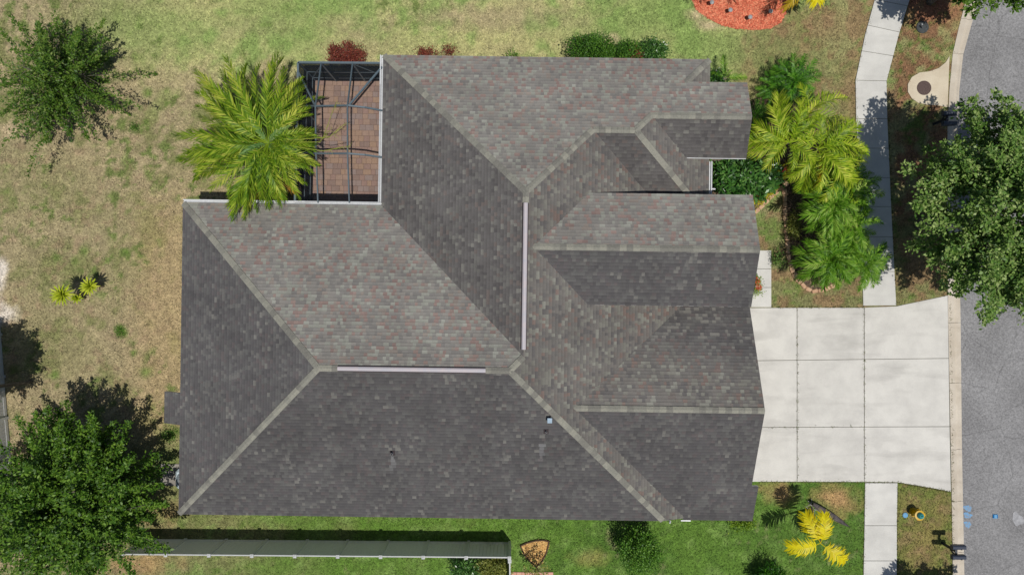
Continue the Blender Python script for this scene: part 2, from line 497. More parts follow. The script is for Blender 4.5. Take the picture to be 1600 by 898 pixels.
WALK_N = {'left': [(1384, -60), (1366, 0), (1351, 55), (1336, 126), (1337, 186), (1340, 255), (1343, 323), (1346, 400), (1348, 478)],
          'right': [(1440, -60), (1421, 0), (1404, 55), (1385, 127), (1386, 186), (1389, 255), (1392, 323), (1396, 400), (1400, 477)]}
WALK_S = {'left': [(1351, 753), (1350, 820), (1349, 875), (1347, 960)], 'right': [(1402, 753), (1401, 820), (1401, 875), (1400, 960)]}
DRIVE_POLY = [(1120, 481), (1349, 480), (1400, 478), (1462, 465), (1481, 461), (1487, 768), (1462, 763), (1402, 753), (1120, 752)]
FRONT_WALK_POLY = [(1120, 391), (1205, 391), (1205, 480), (1120, 480)]
MANHOLE_POLY = [(1483, 88), (1477, 98), (1466, 107), (1452, 112), (1436, 114), (1424, 121), (1418, 132), (1418, 144), (1424, 154), (1434, 161), (1448, 164), (1464, 165), (1480, 168)]
RED_BED = [(1072, -40), (1078, -4), (1090, 18), (1108, 30), (1128, 40), (1150, 45), (1178, 47), (1203, 45), (1220, 36), (1230, 14), (1236, -40)]
FAN_BED = [(813, 852), (824, 847), (836, 844), (848, 843), (858, 845), (854, 862), (846, 878), (838, 884), (828, 876), (819, 865)]
PLANT_BED = [(1110, 262), (1150, 240), (1160, 190), (1172, 160), (1195, 145), (1235, 140), (1262, 170), (1285, 215), (1300, 260), (1312, 330), (1322, 405), (1318, 432), (1303, 447), (1286, 452), (1272, 454), (1258, 449), (1245, 437), (1237, 422), (1231, 400), (1229, 370), (1226, 335), (1226, 300), (1216, 296), (1198, 314), (1182, 330), (1110, 330)]

# lawn colour field, in ground-plane pixels
def lawn_colour(px, py):
    n1 = fbm(px / 60.0, py / 60.0, 1); n2 = fbm(px / 18.0, py / 18.0, 5); n3 = fbm(px / 7.0, py / 7.0, 9)
    def C(*c): return np.array(A(*c))
    def blob(x, y, rx, ry, w=1.0):
        return np.clip(1.25 - np.sqrt(((px - x) / rx) ** 2 + ((py - y) / ry) ** 2) - (n2 - 0.5) * 1.3, 0, 1) * w
    def sm(v, a, b):
        t = np.clip((v - a) / (b - a), 0, 1); return t * t * (3 - 2 * t)
    dry = C(168, 154, 119); olive = C(130, 132, 84); green = C(130, 156, 84); lush = C(92, 128, 46); brown = C(150, 122, 92); sand = C(222, 212, 198); pale = C(184, 180, 124); gold = C(180, 156, 114); deep = C(78, 110, 44)
    col = np.zeros(px.shape + (3,)); col[...] = dry
    def mix(c, w):
        nonlocal col
        w = np.clip(w, 0, 1)[..., None]; col = col * (1 - w) + c * w
    left = sm(n2 * 0.6 + n1 * 0.4, 0.46, 0.66)
    mix(olive, left * 0.9)
    # north strip: greener
    north = sm(170 - py + (n1 - 0.5) * 150, 0, 90) * sm(px, 120, 330)
    mix(pale, north * 0.9)
    mix(green, north * sm(n1 * 0.5 + n2 * 0.5, 0.4, 0.66) * 0.85)
    for b in [(215, 40, 130, 55, 0.6), (395, 10, 60, 30, 0.5), (460, 55, 60, 40, 0.6), (520, 15, 110, 30, 0.4), (620, 60, 90, 30, 0.3), (890, 35, 80, 25, 0.4), (1010, 35, 90, 40, 0.75), (1120, 75, 80, 45, 0.75), (1060, 15, 60, 25, 0.8)]:
        mix(green, blob(*b))
    for b in [(570, 70, 60, 26, 0.5), (770, 28, 150, 24, 0.75), (400, 45, 60, 20, 0.3), (690, 25, 70, 20, 0.5), (560, 40, 60, 16, 0.4)]:
        mix(dry, blob(*b))
    # north-east
    ne = sm(px, 1120, 1200) * sm(500 - py, 0, 50)
    mix(olive, ne * 0.6)
    mix(brown, ne * sm(n2, 0.42, 0.62) * 0.8)
    mix(green * 0.85, ne * sm(n3 * 0.5 + n1 * 0.5, 0.5, 0.68) * 0.8)
    for b in [(1215, 75, 60, 26, 0.7), (1270, 110, 50, 40, 0.5)]: mix(olive, blob(*b))
    for b in [(1330, 150, 24, 60, 0.7), (1275, 40, 60, 26, 0.6), (1190, 130, 60, 30, 0.3)]: mix(brown, blob(*b))
    verge = sm(px, 1396, 1404) * sm(478 - py, 0, 10)
    mix(C(140, 104, 78), verge * sm(n2, 0.3, 0.6) * 0.85)
    mix(C(166, 108, 82), verge * sm(60 - py, 0, 50) * 0.6)
    mix(C(92, 118, 52), verge * sm(n3 * 0.6 + n1 * 0.4, 0.52, 0.66) * 0.8)
    # front lawn between walk and drive
    fl = sm(px, 1170, 1190) * sm(py, 330, 360) * sm(490 - py, 0, 10)
    mix(olive, fl * 0.7)
    mix(brown, fl * sm(n2, 0.45, 0.62) * 0.75)
    mix(lush, fl * sm(n3 * 0.5 + n1 * 0.5, 0.5, 0.66) * 0.6)
    # west side golden band by the house
    wb = sm(px, 170, 250) * sm(py, 240, 400) * sm(720 - py, 0, 60) * sm(420 - px, 0, 60)
    mix(gold, wb * 0.5)
    for b in [(80, 420, 60, 50, 0.35), (60, 520, 70, 60, 0.35), (185, 430, 50, 60, 0.3), (110, 560, 70, 40, 0.3), (60, 330, 60, 40, 0.3), (95, 280, 60, 40, 0.4), (30, 250, 50, 40, 0.3), (180, 340, 60, 40, 0.3)]:
        mix(olive, blob(*b))
    for b in [(211, 200, 9, 8, 1.0), (188, 518, 10, 11, 1.0), (230, 145, 8, 7, .8), (132, 392, 12, 9, .8), (198, 393, 8, 6, .9), (88, 402, 9, 9, .7), (85, 585, 12, 9, .8), (208, 552, 6, 6, .8), (195, 252, 9, 12, .6), (118, 408, 8, 8, .6), (228, 580, 12, 9, .7), (262, 678, 12, 9, 1.0), (270, 645, 10, 12, .7)]:
        mix(C(92, 126, 44), blob(*b))
    for b in [(0, 425, 12, 26, 1.0), (10, 492, 18, 16, 1.0), (0, 480, 12, 20, .8)]:
        mix(sand, blob(*b))
    for b in [(615, 150, 200, 40, 0.0), (14, 205, 14, 10, .5), (1090, 25, 20, 12, .8), (1108, 40, 26, 8, .8), (958, 60, 18, 10, .8), (1155, 225, 60, 60, 0)]:
        mix(C(206, 184, 150), blob(*b))
    # south side: lush
    so = sm(py, 650, 740) * sm(px, 40, 260)
    mix(olive, so * 0.9)
    mix(lush, so * sm(px + (n1 - 0.5) * 500, 250, 560) * 0.92)
    mix(green, so * sm(n2, 0.52, 0.7) * 0.55)
    mix(deep, so * sm(px, 760, 900) * sm(n1 * 0.6 + n3 * 0.4, 0.36, 0.6) * 0.7)
    mix(dry, so * sm(n3 * 0.6 + n1 * 0.4, 0.6, 0.74) * 0.4)
    for b in [(215, 880, 60, 20, .6), (250, 800, 40, 20, .5), (1215, 770, 30, 18, .8), (1305, 780, 36, 26, .85), (920, 870, 30, 16, .35), (1440, 850, 30, 40, .6), (1425, 790, 25, 20, .45), (1468, 800, 12, 30, .5)]:
        mix(C(190, 152, 108), blob(*b))
    vs = sm(px, 1396, 1404) * sm(py, 745, 760)
    mix(C(128, 124, 70), vs * 0.6)
    mix(brown, vs * sm(n3 * 0.6 + n2 * 0.4, 0.45, 0.6) * 0.55)
    spots = sm(fbm(px / 10.0, py / 10.0, 77, 3), 0.56, 0.68) * sm(fbm(px / 70.0, py / 70.0, 78, 3), 0.40, 0.58)
    mix(C(100, 122, 56), spots * 0.8 * sm(900 - px, 0, 200))
    mix(C(158, 132, 108), sm(fbm(px / 12.0, py / 12.0, 91, 3), 0.58, 0.74) * 0.45 * sm(320 - px, 0, 120) * sm(py, 100, 200))
    j = 0.74 + 0.52 * fbm(px / 5.0, py / 5.0, 21, 3)
    return col * j[..., None]

# ---- lawn sheet (reaches the horizon; fine in the middle)
def build_lawn():
    fx = np.arange(-27, 27.01, 0.14); fy = np.arange(-16, 16.01, 0.14)
    gx = np.concatenate([[-1500, -400, -120, -60, -38, -27.3], fx, [27.3, 38, 60, 120, 400, 1500]])
    gy = np.concatenate([[-1500, -400, -120, -60, -30, -20, -16.3], fy, [16.3, 20, 30, 60, 120, 400, 1500]])
    X, Y = np.meshgrid(gx, gy)
    px = 800 + X * FPX / CAMH; py = 449 - Y * FPX / CAMH
    kin = interp_path(KERB_IN, py)
    Z = np.where(px > kin + 4, -0.30, 0.0) + np.where(px > kin + 4, 0, (fbm(X / 2, Y / 2, 3) - 0.5) * 0.02)
    C = lawn_colour(np.clip(px, -200, 1800), np.clip(py, -150, 1050))
    far = (np.abs(X) > 27.1) | (np.abs(Y) > 16.1)
    C[far] = np.array(A(132, 138, 84))
    nx, ny = len(gx), len(gy)
    V = np.stack([X, Y, Z], -1).reshape(-1, 3)
    i = np.arange(nx * ny).reshape(ny, nx)
    q = np.stack([i[:-1, :-1], i[:-1, 1:], i[1:, 1:], i[1:, :-1]], -1).reshape(-1, 4)
    me = np_mesh('lawn', V, q.ravel(), np.full(len(q), 4), C.reshape(-1, 3))
    M['lawn'] = attr_mat('lawn_turf', rough=0.95, n_scale=9, n_amt=0.5, bump=0.8, bscale=18, coarse=0.2, cscale=3.2)
    o = link('lawn', me, M['lawn'])
    tag(o, kind='structure')
build_lawn()

def ground_free(px, py):
    """True where turf grows"""
    m = np.ones(px.shape, dtype=bool)
    m &= px < interp_path(KERB_IN, py) - 1
    for poly in (DRIVE_POLY, FRONT_WALK_POLY, MANHOLE_POLY, RED_BED, FAN_BED, PLANT_BED,
                 WALK_N['left'] + WALK_N['right'][::-1], WALK_S['left'] + WALK_S['right'][::-1]):
        m &= ~poly_mask(px, py, poly)
    m &= ~((px > 325) & (px < 1130) & (py > 355) & (py < 775))
    m &= ~((px > 470) & (px < 1090) & (py > 128) & (py < 360))
    m &= ~((px > 252) & (px < 330) & (py > 724) & (py < 759))
    m &= ~((px > 798) & (px < 868) & (py > 892))
    m &= ~((np.hypot(px - 1441, py - 43) < 9.5))
    return m

def build_grass():
    rng = np.random.default_rng(5)
    N = 520000
    px = rng.uniform(-25, 1500, N); py = rng.uniform(-20, 920, N)
    d = fbm(px / 25.0, py / 25.0, 31)
    keep = ground_free(px + rng.normal(0, 1.2, N), py + rng.normal(0, 1.2, N)) & (rng.random(N) < 0.25 + 0.9 * d)
    px, py = px[keep], py[keep]
    n = len(px)
    x = (px - 800) * CAMH / FPX; y = (449 - py) * CAMH / FPX
    a = rng.uniform(0, 2 * np.pi, n)
    L = rng.uniform(0.05, 0.13, n); w = rng.uniform(0.012, 0.028, n); up = rng.uniform(0.02, 0.075, n)
    dx, dy = np.cos(a), np.sin(a)
    V = np.zeros((n, 3, 3))
    V[:, 0, 0] = x - dy * w; V[:, 0, 1] = y + dx * w; V[:, 0, 2] = -0.006
    V[:, 1, 0] = x + dy * w; V[:, 1, 1] = y - dx * w; V[:, 1, 2] = -0.006
    V[:, 2, 0] = x + dx * L; V[:, 2, 1] = y + dy * L; V[:, 2, 2] = up
    c = lawn_colour(px, py) * rng.uniform(0.5, 1.7, (n, 1)) * 1.02
    c = np.repeat(c[:, None, :], 3, 1)
    me = np_mesh('grass', V.reshape(-1, 3), np.arange(n * 3), np.full(n, 3), c.reshape(-1, 3))
    M['grass'] = attr_mat('grass_blades', rough=0.8, n_scale=2.0, n_amt=0.1, bump=0)
    tag(link('grass', me, M['grass']), 'short patchy grass, green and straw coloured, covering the whole yard', 'grass', kind='stuff')
build_grass()

# ---- road
def G2(px, py): 
    v = P(px, py); return (v.x, v.y)

def build_road():
    ys = np.concatenate([np.linspace(-900, -130, 8), np.linspace(-110, 960, 120), np.linspace(1000, 1800, 6)])
    mb = MB()
    vs = []; fs = []
    xr = np.linspace(0, 1, 12)
    for j, y in enumerate(ys):
        x0 = interp_path(KERB_OUT, y) - 3
        for t in xr:
            p = P(x0 + t * (1900 - x0), y)
            vs.append((p.x, p.y, -0.055 + 0.10 * t * (1 - t)))
    n = len(xr)
    for j in range(len(ys) - 1):
        for i in range(n - 1):
            a = j * n + i
            fs.append((a, a + n, a + n + 1, a + 1))
    mb.add(vs, fs)
    m, nt, b = new_mat('worn_asphalt')
    g = nt.nodes.new('ShaderNodeNewGeometry')
    n1 = nt.nodes.new('ShaderNodeTexNoise'); n1.inputs['Scale'].default_value = 0.5; n1.inputs['Detail'].default_value = 5
    n2 = nt.nodes.new('ShaderNodeTexVoronoi'); n2.inputs['Scale'].default_value = 16
    n3 = nt.nodes.new('ShaderNodeTexNoise'); n3.inputs['Scale'].default_value = 13; n3.inputs['Detail'].default_value = 8; n3.inputs['Roughness'].default_value = 0.8
    for n_ in (n1, n2, n3): nt.links.new(g.outputs['Position'], n_.inputs['Vector'])
    r = nt.nodes.new('ShaderNodeValToRGB')
    r.color_ramp.elements[0].position = 0.32; r.color_ramp.elements[1].position = 0.70
    r.color_ramp.elements[0].color = A4(132, 131, 131); r.color_ramp.elements[1].color = A4(150, 149, 149)
    nt.links.new(n1.outputs['Fac'], r.inputs['Fac'])
    mr = nt.nodes.new('ShaderNodeMapRange'); mr.inputs['From Min'].default_value = 0.3; mr.inputs['From Max'].default_value = 0.7
    mr.inputs['To Min'].default_value = 0.4; mr.inputs['To Max'].default_value = 1.6
    nt.links.new(n3.outputs['Fac'], mr.inputs['Value'])
    # hairline cracks
    wv = nt.nodes.new('ShaderNodeTexVoronoi'); wv.feature = 'DISTANCE_TO_EDGE'; wv.inputs['Scale'].default_value = 0.42
    nz = nt.nodes.new('ShaderNodeTexNoise'); nz.inputs['Scale'].default_value = 1.6; nz.inputs['Detail'].default_value = 6
    nt.links.new(g.outputs['Position'], nz.inputs['Vector'])
    mv = nt.nodes.new('ShaderNodeMix'); mv.data_type = 'VECTOR'; mv.inputs['Factor'].default_value = 0.25
    nt.links.new(g.outputs['Position'], mv.inputs['A']); nt.links.new(nz.outputs['Color'], mv.inputs['B'])
    nt.links.new(mv.outputs['Result'], wv.inputs['Vector'])
    cr = nt.nodes.new('ShaderNodeMapRange'); cr.inputs['From Min'].default_value = 0.003; cr.inputs['From Max'].default_value = 0.009
    cr.inputs['To Min'].default_value = 0.78; cr.inputs['To Max'].default_value = 1.0
    nt.links.new(wv.outputs['Distance'], cr.inputs['Value'])
    mm = nt.nodes.new('ShaderNodeMath'); mm.operation = 'MULTIPLY'
    nt.links.new(mr.outputs[0], mm.inputs[0]); nt.links.new(cr.outputs[0], mm.inputs[1])
    vm = nt.nodes.new('ShaderNodeVectorMath'); vm.operation = 'SCALE'
    nt.links.new(r.outputs['Color'], vm.inputs[0]); nt.links.new(mm.outputs[0], vm.inputs['Scale'])
    nt.links.new(vm.outputs[0], b.inputs['Base Color'])
    b.inputs['Roughness'].default_value = 0.85; b.inputs['Specular IOR Level'].default_value = 0.25
    bp = nt.nodes.new('ShaderNodeBump'); bp.inputs['Strength'].default_value = 0.5; bp.inputs['Distance'].default_value = 0.01
    nt.links.new(n2.outputs['Distance'], bp.inputs['Height']); nt.links.new(bp.outputs['Normal'], b.inputs['Normal'])
    road = mb.build('road', m)
    tag(road, kind='structure')
    return road
road = build_road()

def blotch(name, cx, cy, rx, ry, z, mat, parent, seed, label=None):
    rr = random.Random(seed); n = 22
    c = P(cx, cy)
    k = CAMH / FPX
    ph = [rr.uniform(0, 6.28) for _ in range(3)]
    pts = []
    for i in range(n):
        a = 2 * math.pi * i / n
        s = 1 + 0.16 * math.sin(2 * a + ph[0]) + 0.14 * math.sin(3 * a + ph[1]) + 0.1 * math.sin(5 * a + ph[2])
        pts.append((c.x + rx * k * s * math.cos(a), c.y + ry * k * s * math.sin(a), z))
    mb = MB(); mb.add(pts, [tuple(range(n))])
    o = mb.build(name, mat, parent)
    if label: o['label'] = label
    return o
for i, (x, y, rx, ry) in enumerate([(1513, 794, 6, 5), (1513, 805, 6, 5), (1513, 819, 6, 4.5)]):
    blotch('paint_mark', x, y, rx, ry, -0.046, M['blue_paint'], road, 40 + i, 'pale blue sprayed utility mark')
blotch('paint_mark', 1591, 811, 9, 10, -0.03, M['pale_patch'], road, 50, 'faded whitish round patch')

# ---- kerb sections
def build_kerb():
    kerb = empty('kerb', P(1490, 449)); tag(kerb, kind='structure')
    joints = [1800, 1500, 1240, 1060, 958, 863, 783, 702, 598, 504, 445, 350, 260, 170, 84, 30, -24, -80, -250, -550, -900]
    prof = [(0, 0.03), (0.40, 0.035), (0.47, 0.030), (0.50, -0.052), (0.72, -0.062), (1.0, -0.045)]
    for a, b in zip(joints[:-1], joints[1:]):
        mb = MB()
        ys = np.linspace(a - 0.3, b + 0.3, 7)
        vs, fs = [], []
        for y in ys:
            xi, xo = float(interp_path(KERB_IN, y)), float(interp_path(KERB_OUT, y))
            for t, z in prof:
                p = P(xi + (xo - xi) * t, y); vs.append((p.x, p.y, z))
            p = P(xo, y); vs.append((p.x, p.y, -0.2))
            p = P(xi, y); vs.append((p.x, p.y, -0.2))
        n = len(prof) + 2
        for j in range(len(ys) - 1):
            for i in range(n):
                i2 = (i + 1) % n
                fs.append((j * n + i, (j + 1) * n + i, (j + 1) * n + i2, j * n + i2))
        fs.append(tuple(range(n))); fs.append(tuple(reversed(range((len(ys) - 1) * n, len(ys) * n))))
        mb.add(vs, fs)
        o = mb.build('kerb_section', M['kerb'])
        o.parent = kerb; o.matrix_parent_inverse = Matrix.Translation(-kerb.location)
build_kerb()

def keep_parent(o, root):
    o.parent = root
    o.matrix_parent_inverse = root.matrix_basis.inverted()
    return o

def slab(poly_px, root, mat, z1=0.04, z0=-0.06, name='slab'):
    mb = MB(); mb.prism([G2(*p) for p in poly_px], z0, z1)
    o = mb.build(name, mat, bevel=0.008)
    return keep_parent(o, root)

def shrink(poly, d=0.35):
    """pull each edge in by d px (convex polygons)"""
    n = len(poly)
    ar = sum(poly[i][0] * poly[(i + 1) % n][1] - poly[(i + 1) % n][0] * poly[i][1] for i in range(n))
    sg = 1 if ar > 0 else -1
    out = []
    for i in range(n):
        p0, p1, p2 = Vector(poly[i - 1]), Vector(poly[i]), Vector(poly[(i + 1) % n])
        e1 = (p1 - p0).normalized(); e2 = (p2 - p1).normalized()
        n1 = Vector((-e1.y, e1.x)) * sg; n2 = Vector((-e2.y, e2.x)) * sg
        b = n1 + n2
        l = max(0.3, 1 + n1.dot(n2))
        out.append(tuple(p1 + b * (d / l)))
    return out

# joints sit on a dark base strip below the slabs
drive = MB().prism([G2(*p) for p in shrink(DRIVE_POLY, 1.2)], -0.08, 0.012).build('driveway', noise_mat('joint_dirt', A(128, 122, 108), A(84, 84, 64), 6))
tag(drive, kind='structure')
r1, r2, r3, r4 = 480.5, 563, 667, 752
def yrow(r, x): return r - (x - 1183) * {480.5: 0.002, 563: 0.012, 667: 0.004, 752: -0.002}[r]
for (ra, rb) in ((r1, r2), (r2, r3), (r3, r4)):
    for (xa, xb) in ((1122, 1245), (1245, 1350), (1350, 1483)):
        poly = [(xa, yrow(ra, xa)), (xb, yrow(ra, xb)), (xb, yrow(rb, xb)), (xa, yrow(rb, xa))]
        if xa == 1350 and ra == r1: poly = [(1350, 480), (1400, 478), (1462, 465), (1480.5, 461), (1482, yrow(rb, 1482)), (1350, yrow(rb, 1350))]
        if xa == 1350 and ra == r3: poly = [(1350, yrow(ra, 1350)), (1483.5, yrow(ra, 1483)), (1485.5, 768), (1462, 763), (1402, 753), (1350, 752.5)]
        if xa == 1350 and ra == r2: poly = [(1350, yrow(ra, 1350)), (1482, yrow(ra, 1482)), (1483.5, yrow(rb, 1483)), (1350, yrow(rb, 1350))]
        slab(shrink(poly, 0.34), drive, M['concrete'], 0.035, 0.013)

def strip_walk(path, joints, name='sidewalk'):
    L, Rr = path['left'], path['right']
    full = L + Rr[::-1]
    base = MB().prism([G2(*p) for p in L] + [G2(*p) for p in Rr[::-1]], -0.08, 0.012).build(name, bpy.data.materials['joint_dirt'])
    tag(base, kind='structure')
    def at(side, y): return float(np.interp(y, [p[1] for p in side], [p[0] for p in side]))
    for (la, ra), (lb, rb) in zip(joints[:-1], joints[1:]):
        pts = [(at(L, la), la)] + [p for p in L if la < p[1] < lb] + [(at(L, lb), lb)]
        pr = [(at(Rr, ra), ra)] + [p for p in Rr if ra < p[1] < rb] + [(at(Rr, rb), rb)]
        slab(shrink(pts + pr[::-1], 0.3), base, M['walk'], 0.042, 0.013)
strip_walk(WALK_N, [(-50, -40), (0, 10), (40, 51), (80, 88), (126, 127), (186, 186), (232, 232), (278, 278), (323, 323), (370, 370), (424, 424), (477.5, 477)])
strip_walk(WALK_S, [(753.5, 753.5), (820, 820), (875, 875), (958, 958)])
fw = MB().prism([G2(*p) for p in shrink(FRONT_WALK_POLY, 1.0)], -0.08, 0.012).build('front_walk', bpy.data.materials['joint_dirt'])
tag(fw, kind='structure')
for a, b in ((391, 420), (420, 449), (449, 480)):
    slab(shrink([(1120, a), (1205, a), (1205, b), (1120, b)], 0.3), fw, M['walk'], 0.042, 0.013)

def joint_weeds():
    rng = np.random.default_rng(3)
    segs = [((1245, 481), (1246, 752), 260), ((1349, 480), (1351, 752), 320), ((1484, 470), (1488, 770), 300), ((1184, 668), (1245, 667), 40), ((1245, 667), (1345, 665), 50), ((1190, 752), (1400, 753), 420), ((1402, 753), (1486, 768), 260), ((1205, 480), (1345, 480), 160),
            ((1351, 753), (1349, 898), 160), ((1402, 753), (1401, 898), 200), ((1336, 126), (1340, 250), 120), ((1385, 127), (1400, 477), 240), ((1367, 0), (1336, 126), 100), ((1421, 0), (1385, 127), 120), ((1489, 770), (1488, 900), 160), ((1480, 170), (1481, 460), 160)]
    px, py = [], []
    for (x0, y0), (x1, y1), n in segs:
        t = rng.random(n); t = np.where(rng.random(n) < .6, np.round(t * n / 14) / (n / 14) + rng.normal(0, .006, n), t)
        px.append(x0 + (x1 - x0) * t + rng.normal(0, .5, n)); py.append(y0 + (y1 - y0) * t + rng.normal(0, .5, n))
    px = np.concatenate(px); py = np.concatenate(py); n = len(px)
    x = (px - 800) * CAMH / FPX; y = (449 - py) * CAMH / FPX
    a = rng.uniform(0, 6.28, n); L = rng.uniform(.03, .1, n); w = rng.uniform(.008, .018, n); dx, dy = np.cos(a), np.sin(a)
    V = np.zeros((n, 3, 3)); V[:, 0] = np.stack([x - dy * w, y + dx * w, np.full(n, .012)], 1); V[:, 1] = np.stack([x + dy * w, y - dx * w, np.full(n, .012)], 1)
    V[:, 2] = np.stack([x + dx * L, y + dy * L, rng.uniform(.045, .09, n)], 1)
    c = np.array([A(96, 112, 50), A(120, 116, 66), A(84, 80, 50)])[rng.integers(0, 3, n)] * rng.uniform(.6, 1.3, (n, 1))
    me = np_mesh('joint_weeds', V.reshape(-1, 3), np.arange(n * 3), np.full(n, 3), np.repeat(c, 3, 0))
    tag(link('joint_weeds', me, M['grass']), 'tiny weeds and grass creeping from the concrete joints and edges', 'weeds', kind='stuff')
joint_weeds()

# ---- manhole pad, covers
mp = MB().prism([G2(*p) for p in MANHOLE_POLY], -0.06, 0.038).build('manhole_pad', M['pad'], bevel=0.006)
tag(mp, 'tan concrete pad with curved flare holding a round brown cover beside the road', 'concrete pad')
mc = MB()
mc.lathe([(0.335, 0.0), (0.335, 0.052), (0.315, 0.056), (0.30, 0.048), (0.285, 0.056), (0.02, 0.058)], 32, tuple(P(1443, 138)))
c = P(1443, 138)
for i in range(-3, 4):
    for j in range(-3, 4):
        if i * i + j * j < 11: mc.box((c.x + i * 0.075, c.y + j * 0.075, 0.059), (0.035, 0.035, 0.006), rz=0.78)
mco = mc.build('manhole_cover', M['cover'])
tag(mco, 'round rusty brown cast-iron manhole cover on the tan concrete pad', 'manhole cover')
ul = empty('utility_lid', P(1441, 43)); tag(ul, 'dark grey round utility lid in the grass near the top of the street', 'utility lid')
MB().lathe([(0.29, -0.02), (0.29, 0.03), (0.27, 0.045), (0.02, 0.05)], 28).build('lid', M['lid'], ul)
MB().lathe([(0.035, 0.045), (0.04, 0.075), (0.02, 0.09)], 10, (-0.05, 0.11, 0)).build('cap', M['white_vinyl'], ul)

# ---- mulch beds
def bed(poly, mat, z, name, seed, chips=0, chipcol=None):
    rr = random.Random(seed)
    pts = [G2(*p) for p in poly]
    fine = []
    for i in range(len(pts)):
        a, b = Vector(pts[i]), Vector(pts[(i + 1) % len(pts)])
        k = max(1, int((b - a).length / 0.25))
        for j in range(k):
            q = a.lerp(b, j / k)
            fine.append((q.x + rr.uniform(-.03, .03), q.y + rr.uniform(-.03, .03)))
    o = MB().prism(fine, -0.05, z).build(name, mat)
    tag(o, kind='structure')
    return o
bed(RED_BED, M['mulch_red'], 0.03, 'red_mulch_bed', 1)
bed(PLANT_BED, M['mulch_dark'], 0.022, 'planting_bed', 2)
fan = bed(FAN_BED, M['mulch_tan'], 0.03, 'straw_mulch_bed', 3)

def chips(poly, n, cols, seed, z, parent_name):
    rng = np.random.default_rng(seed)
    xs = [p[0] for p in poly]; ys = [p[1] for p in poly]
    px = rng.uniform(min(xs), max(xs), n); py = rng.uniform(min(ys), max(ys), n)
    k = poly_mask(px, py, poly); px, py = px[k], py[k]; n = len(px)
    x = (px - 800) * CAMH / FPX; y = (449 - py) * CAMH / FPX
    a = rng.uniform(0, 6.28, n); L = rng.uniform(.03, .09, n); w = rng.uniform(.008, .02, n)
    dx, dy = np.cos(a), np.sin(a); t = rng.uniform(0, .05, n)
    V = np.zeros((n, 4, 3))
    for i, (s, q) in enumerate(((-1, -1), (1, -1), (1, 1), (-1, 1))):
        V[:, i, 0] = x + dx * L * s - dy * w * q; V[:, i, 1] = y + dy * L * s + dx * w * q; V[:, i, 2] = z + (t if s > 0 else 0.004)
    c = np.array(cols)[rng.integers(0, len(cols), n)] * rng.uniform(.7, 1.2, (n, 1))
    me = np_mesh(parent_name, V.reshape(-1, 3), np.arange(n * 4), np.full(n, 4), np.repeat(c, 4, 0))
    return link(parent_name, me, M['grass'])
tag(chips(RED_BED, 9000, [A(234, 132, 100), A(244, 156, 120), A(206, 100, 74)], 1, .03, 'mulch'), 'bright orange-red wood mulch spread in the corner bed', 'mulch', kind='stuff')
tag(chips(PLANT_BED, 16000, [A(130, 108, 86), A(96, 80, 64), A(160, 136, 110), A(84, 74, 56)], 2, .022, 'leaf_litter'), 'brown dry leaf litter under the front palms', 'leaf litter', kind='stuff')
tag(chips(FAN_BED, 1600, [A(240, 200, 130), A(226, 180, 110), A(200, 150, 90)], 3, .03, 'straw_mulch'), 'straw coloured wood mulch inside the fan-shaped bed', 'mulch', kind='stuff')
# bed edging board
eb = empty('bed_edging', P(838, 884)); tag(eb, 'dark brown scalloped edging round the fan-shaped straw bed', 'edging')
for a, b in zip(FAN_BED, FAN_BED[1:] + FAN_BED[:1]):
    mb = MB(); mb.bar(P(*a, 0.045), P(*b, 0.045), 0.06, 0.11)
    keep_parent(mb.build('edging_board', M['edging']), eb)

# ---------------------------------------------------------------- house
TH = R(0.8)
HM = Matrix.Rotation(-TH, 4, 'Z')
house = empty('house', (0, 0, 0), -TH)
tag(house, 'large single-storey house with grey-brown shingled hip and gable roof', 'house')
E0, PT = 2.75, 0.41
UP = {'N': (0, -1), 'S': (0, 1), 'E': (-1, 0), 'W': (1, 0)}

class Slope:
    """roof plane: face direction, eave coordinate, eave height, pitch"""
    def __init__(self, d, c, z=E0, p=PT):
        self.d, self.c, self.z, self.p = d, c, z, p
    def ts(self, u, v):
        if self.d == 'N': return (-u, self.c - v)
        if self.d == 'S': return (u, v - self.c)
        if self.d == 'E': return (v, self.c - u)
        return (-v, u - self.c)
    def uv(self, t, s):
        if self.d == 'N': return (-t, self.c - s)
        if self.d == 'S': return (t, self.c + s)
        if self.d == 'E': return (self.c - s, t)
        return (self.c + s, -t)
    def zz(self, s): return self.z + self.p * s

def clip(poly, cp):
    out = poly
    n = len(cp)
    for i in range(n):
        ax, ay = cp[i]; bx, by = cp[(i + 1) % n]
        ex, ey = bx - ax, by - ay
        inp, out = out, []
        if not inp: return []
        for j in range(len(inp)):
            p, q = inp[j - 1], inp[j]
            dp = ex * (p[1] - ay) - ey * (p[0] - ax); dq = ex * (q[1] - ay) - ey * (q[0] - ax)
            if (dp >= 0) != (dq >= 0):
                f = dp / (dp - dq)
                out.append((p[0] + f * (q[0] - p[0]), p[1] + f * (q[1] - p[1])))
            if dq >= 0: out.append(q)
    return out

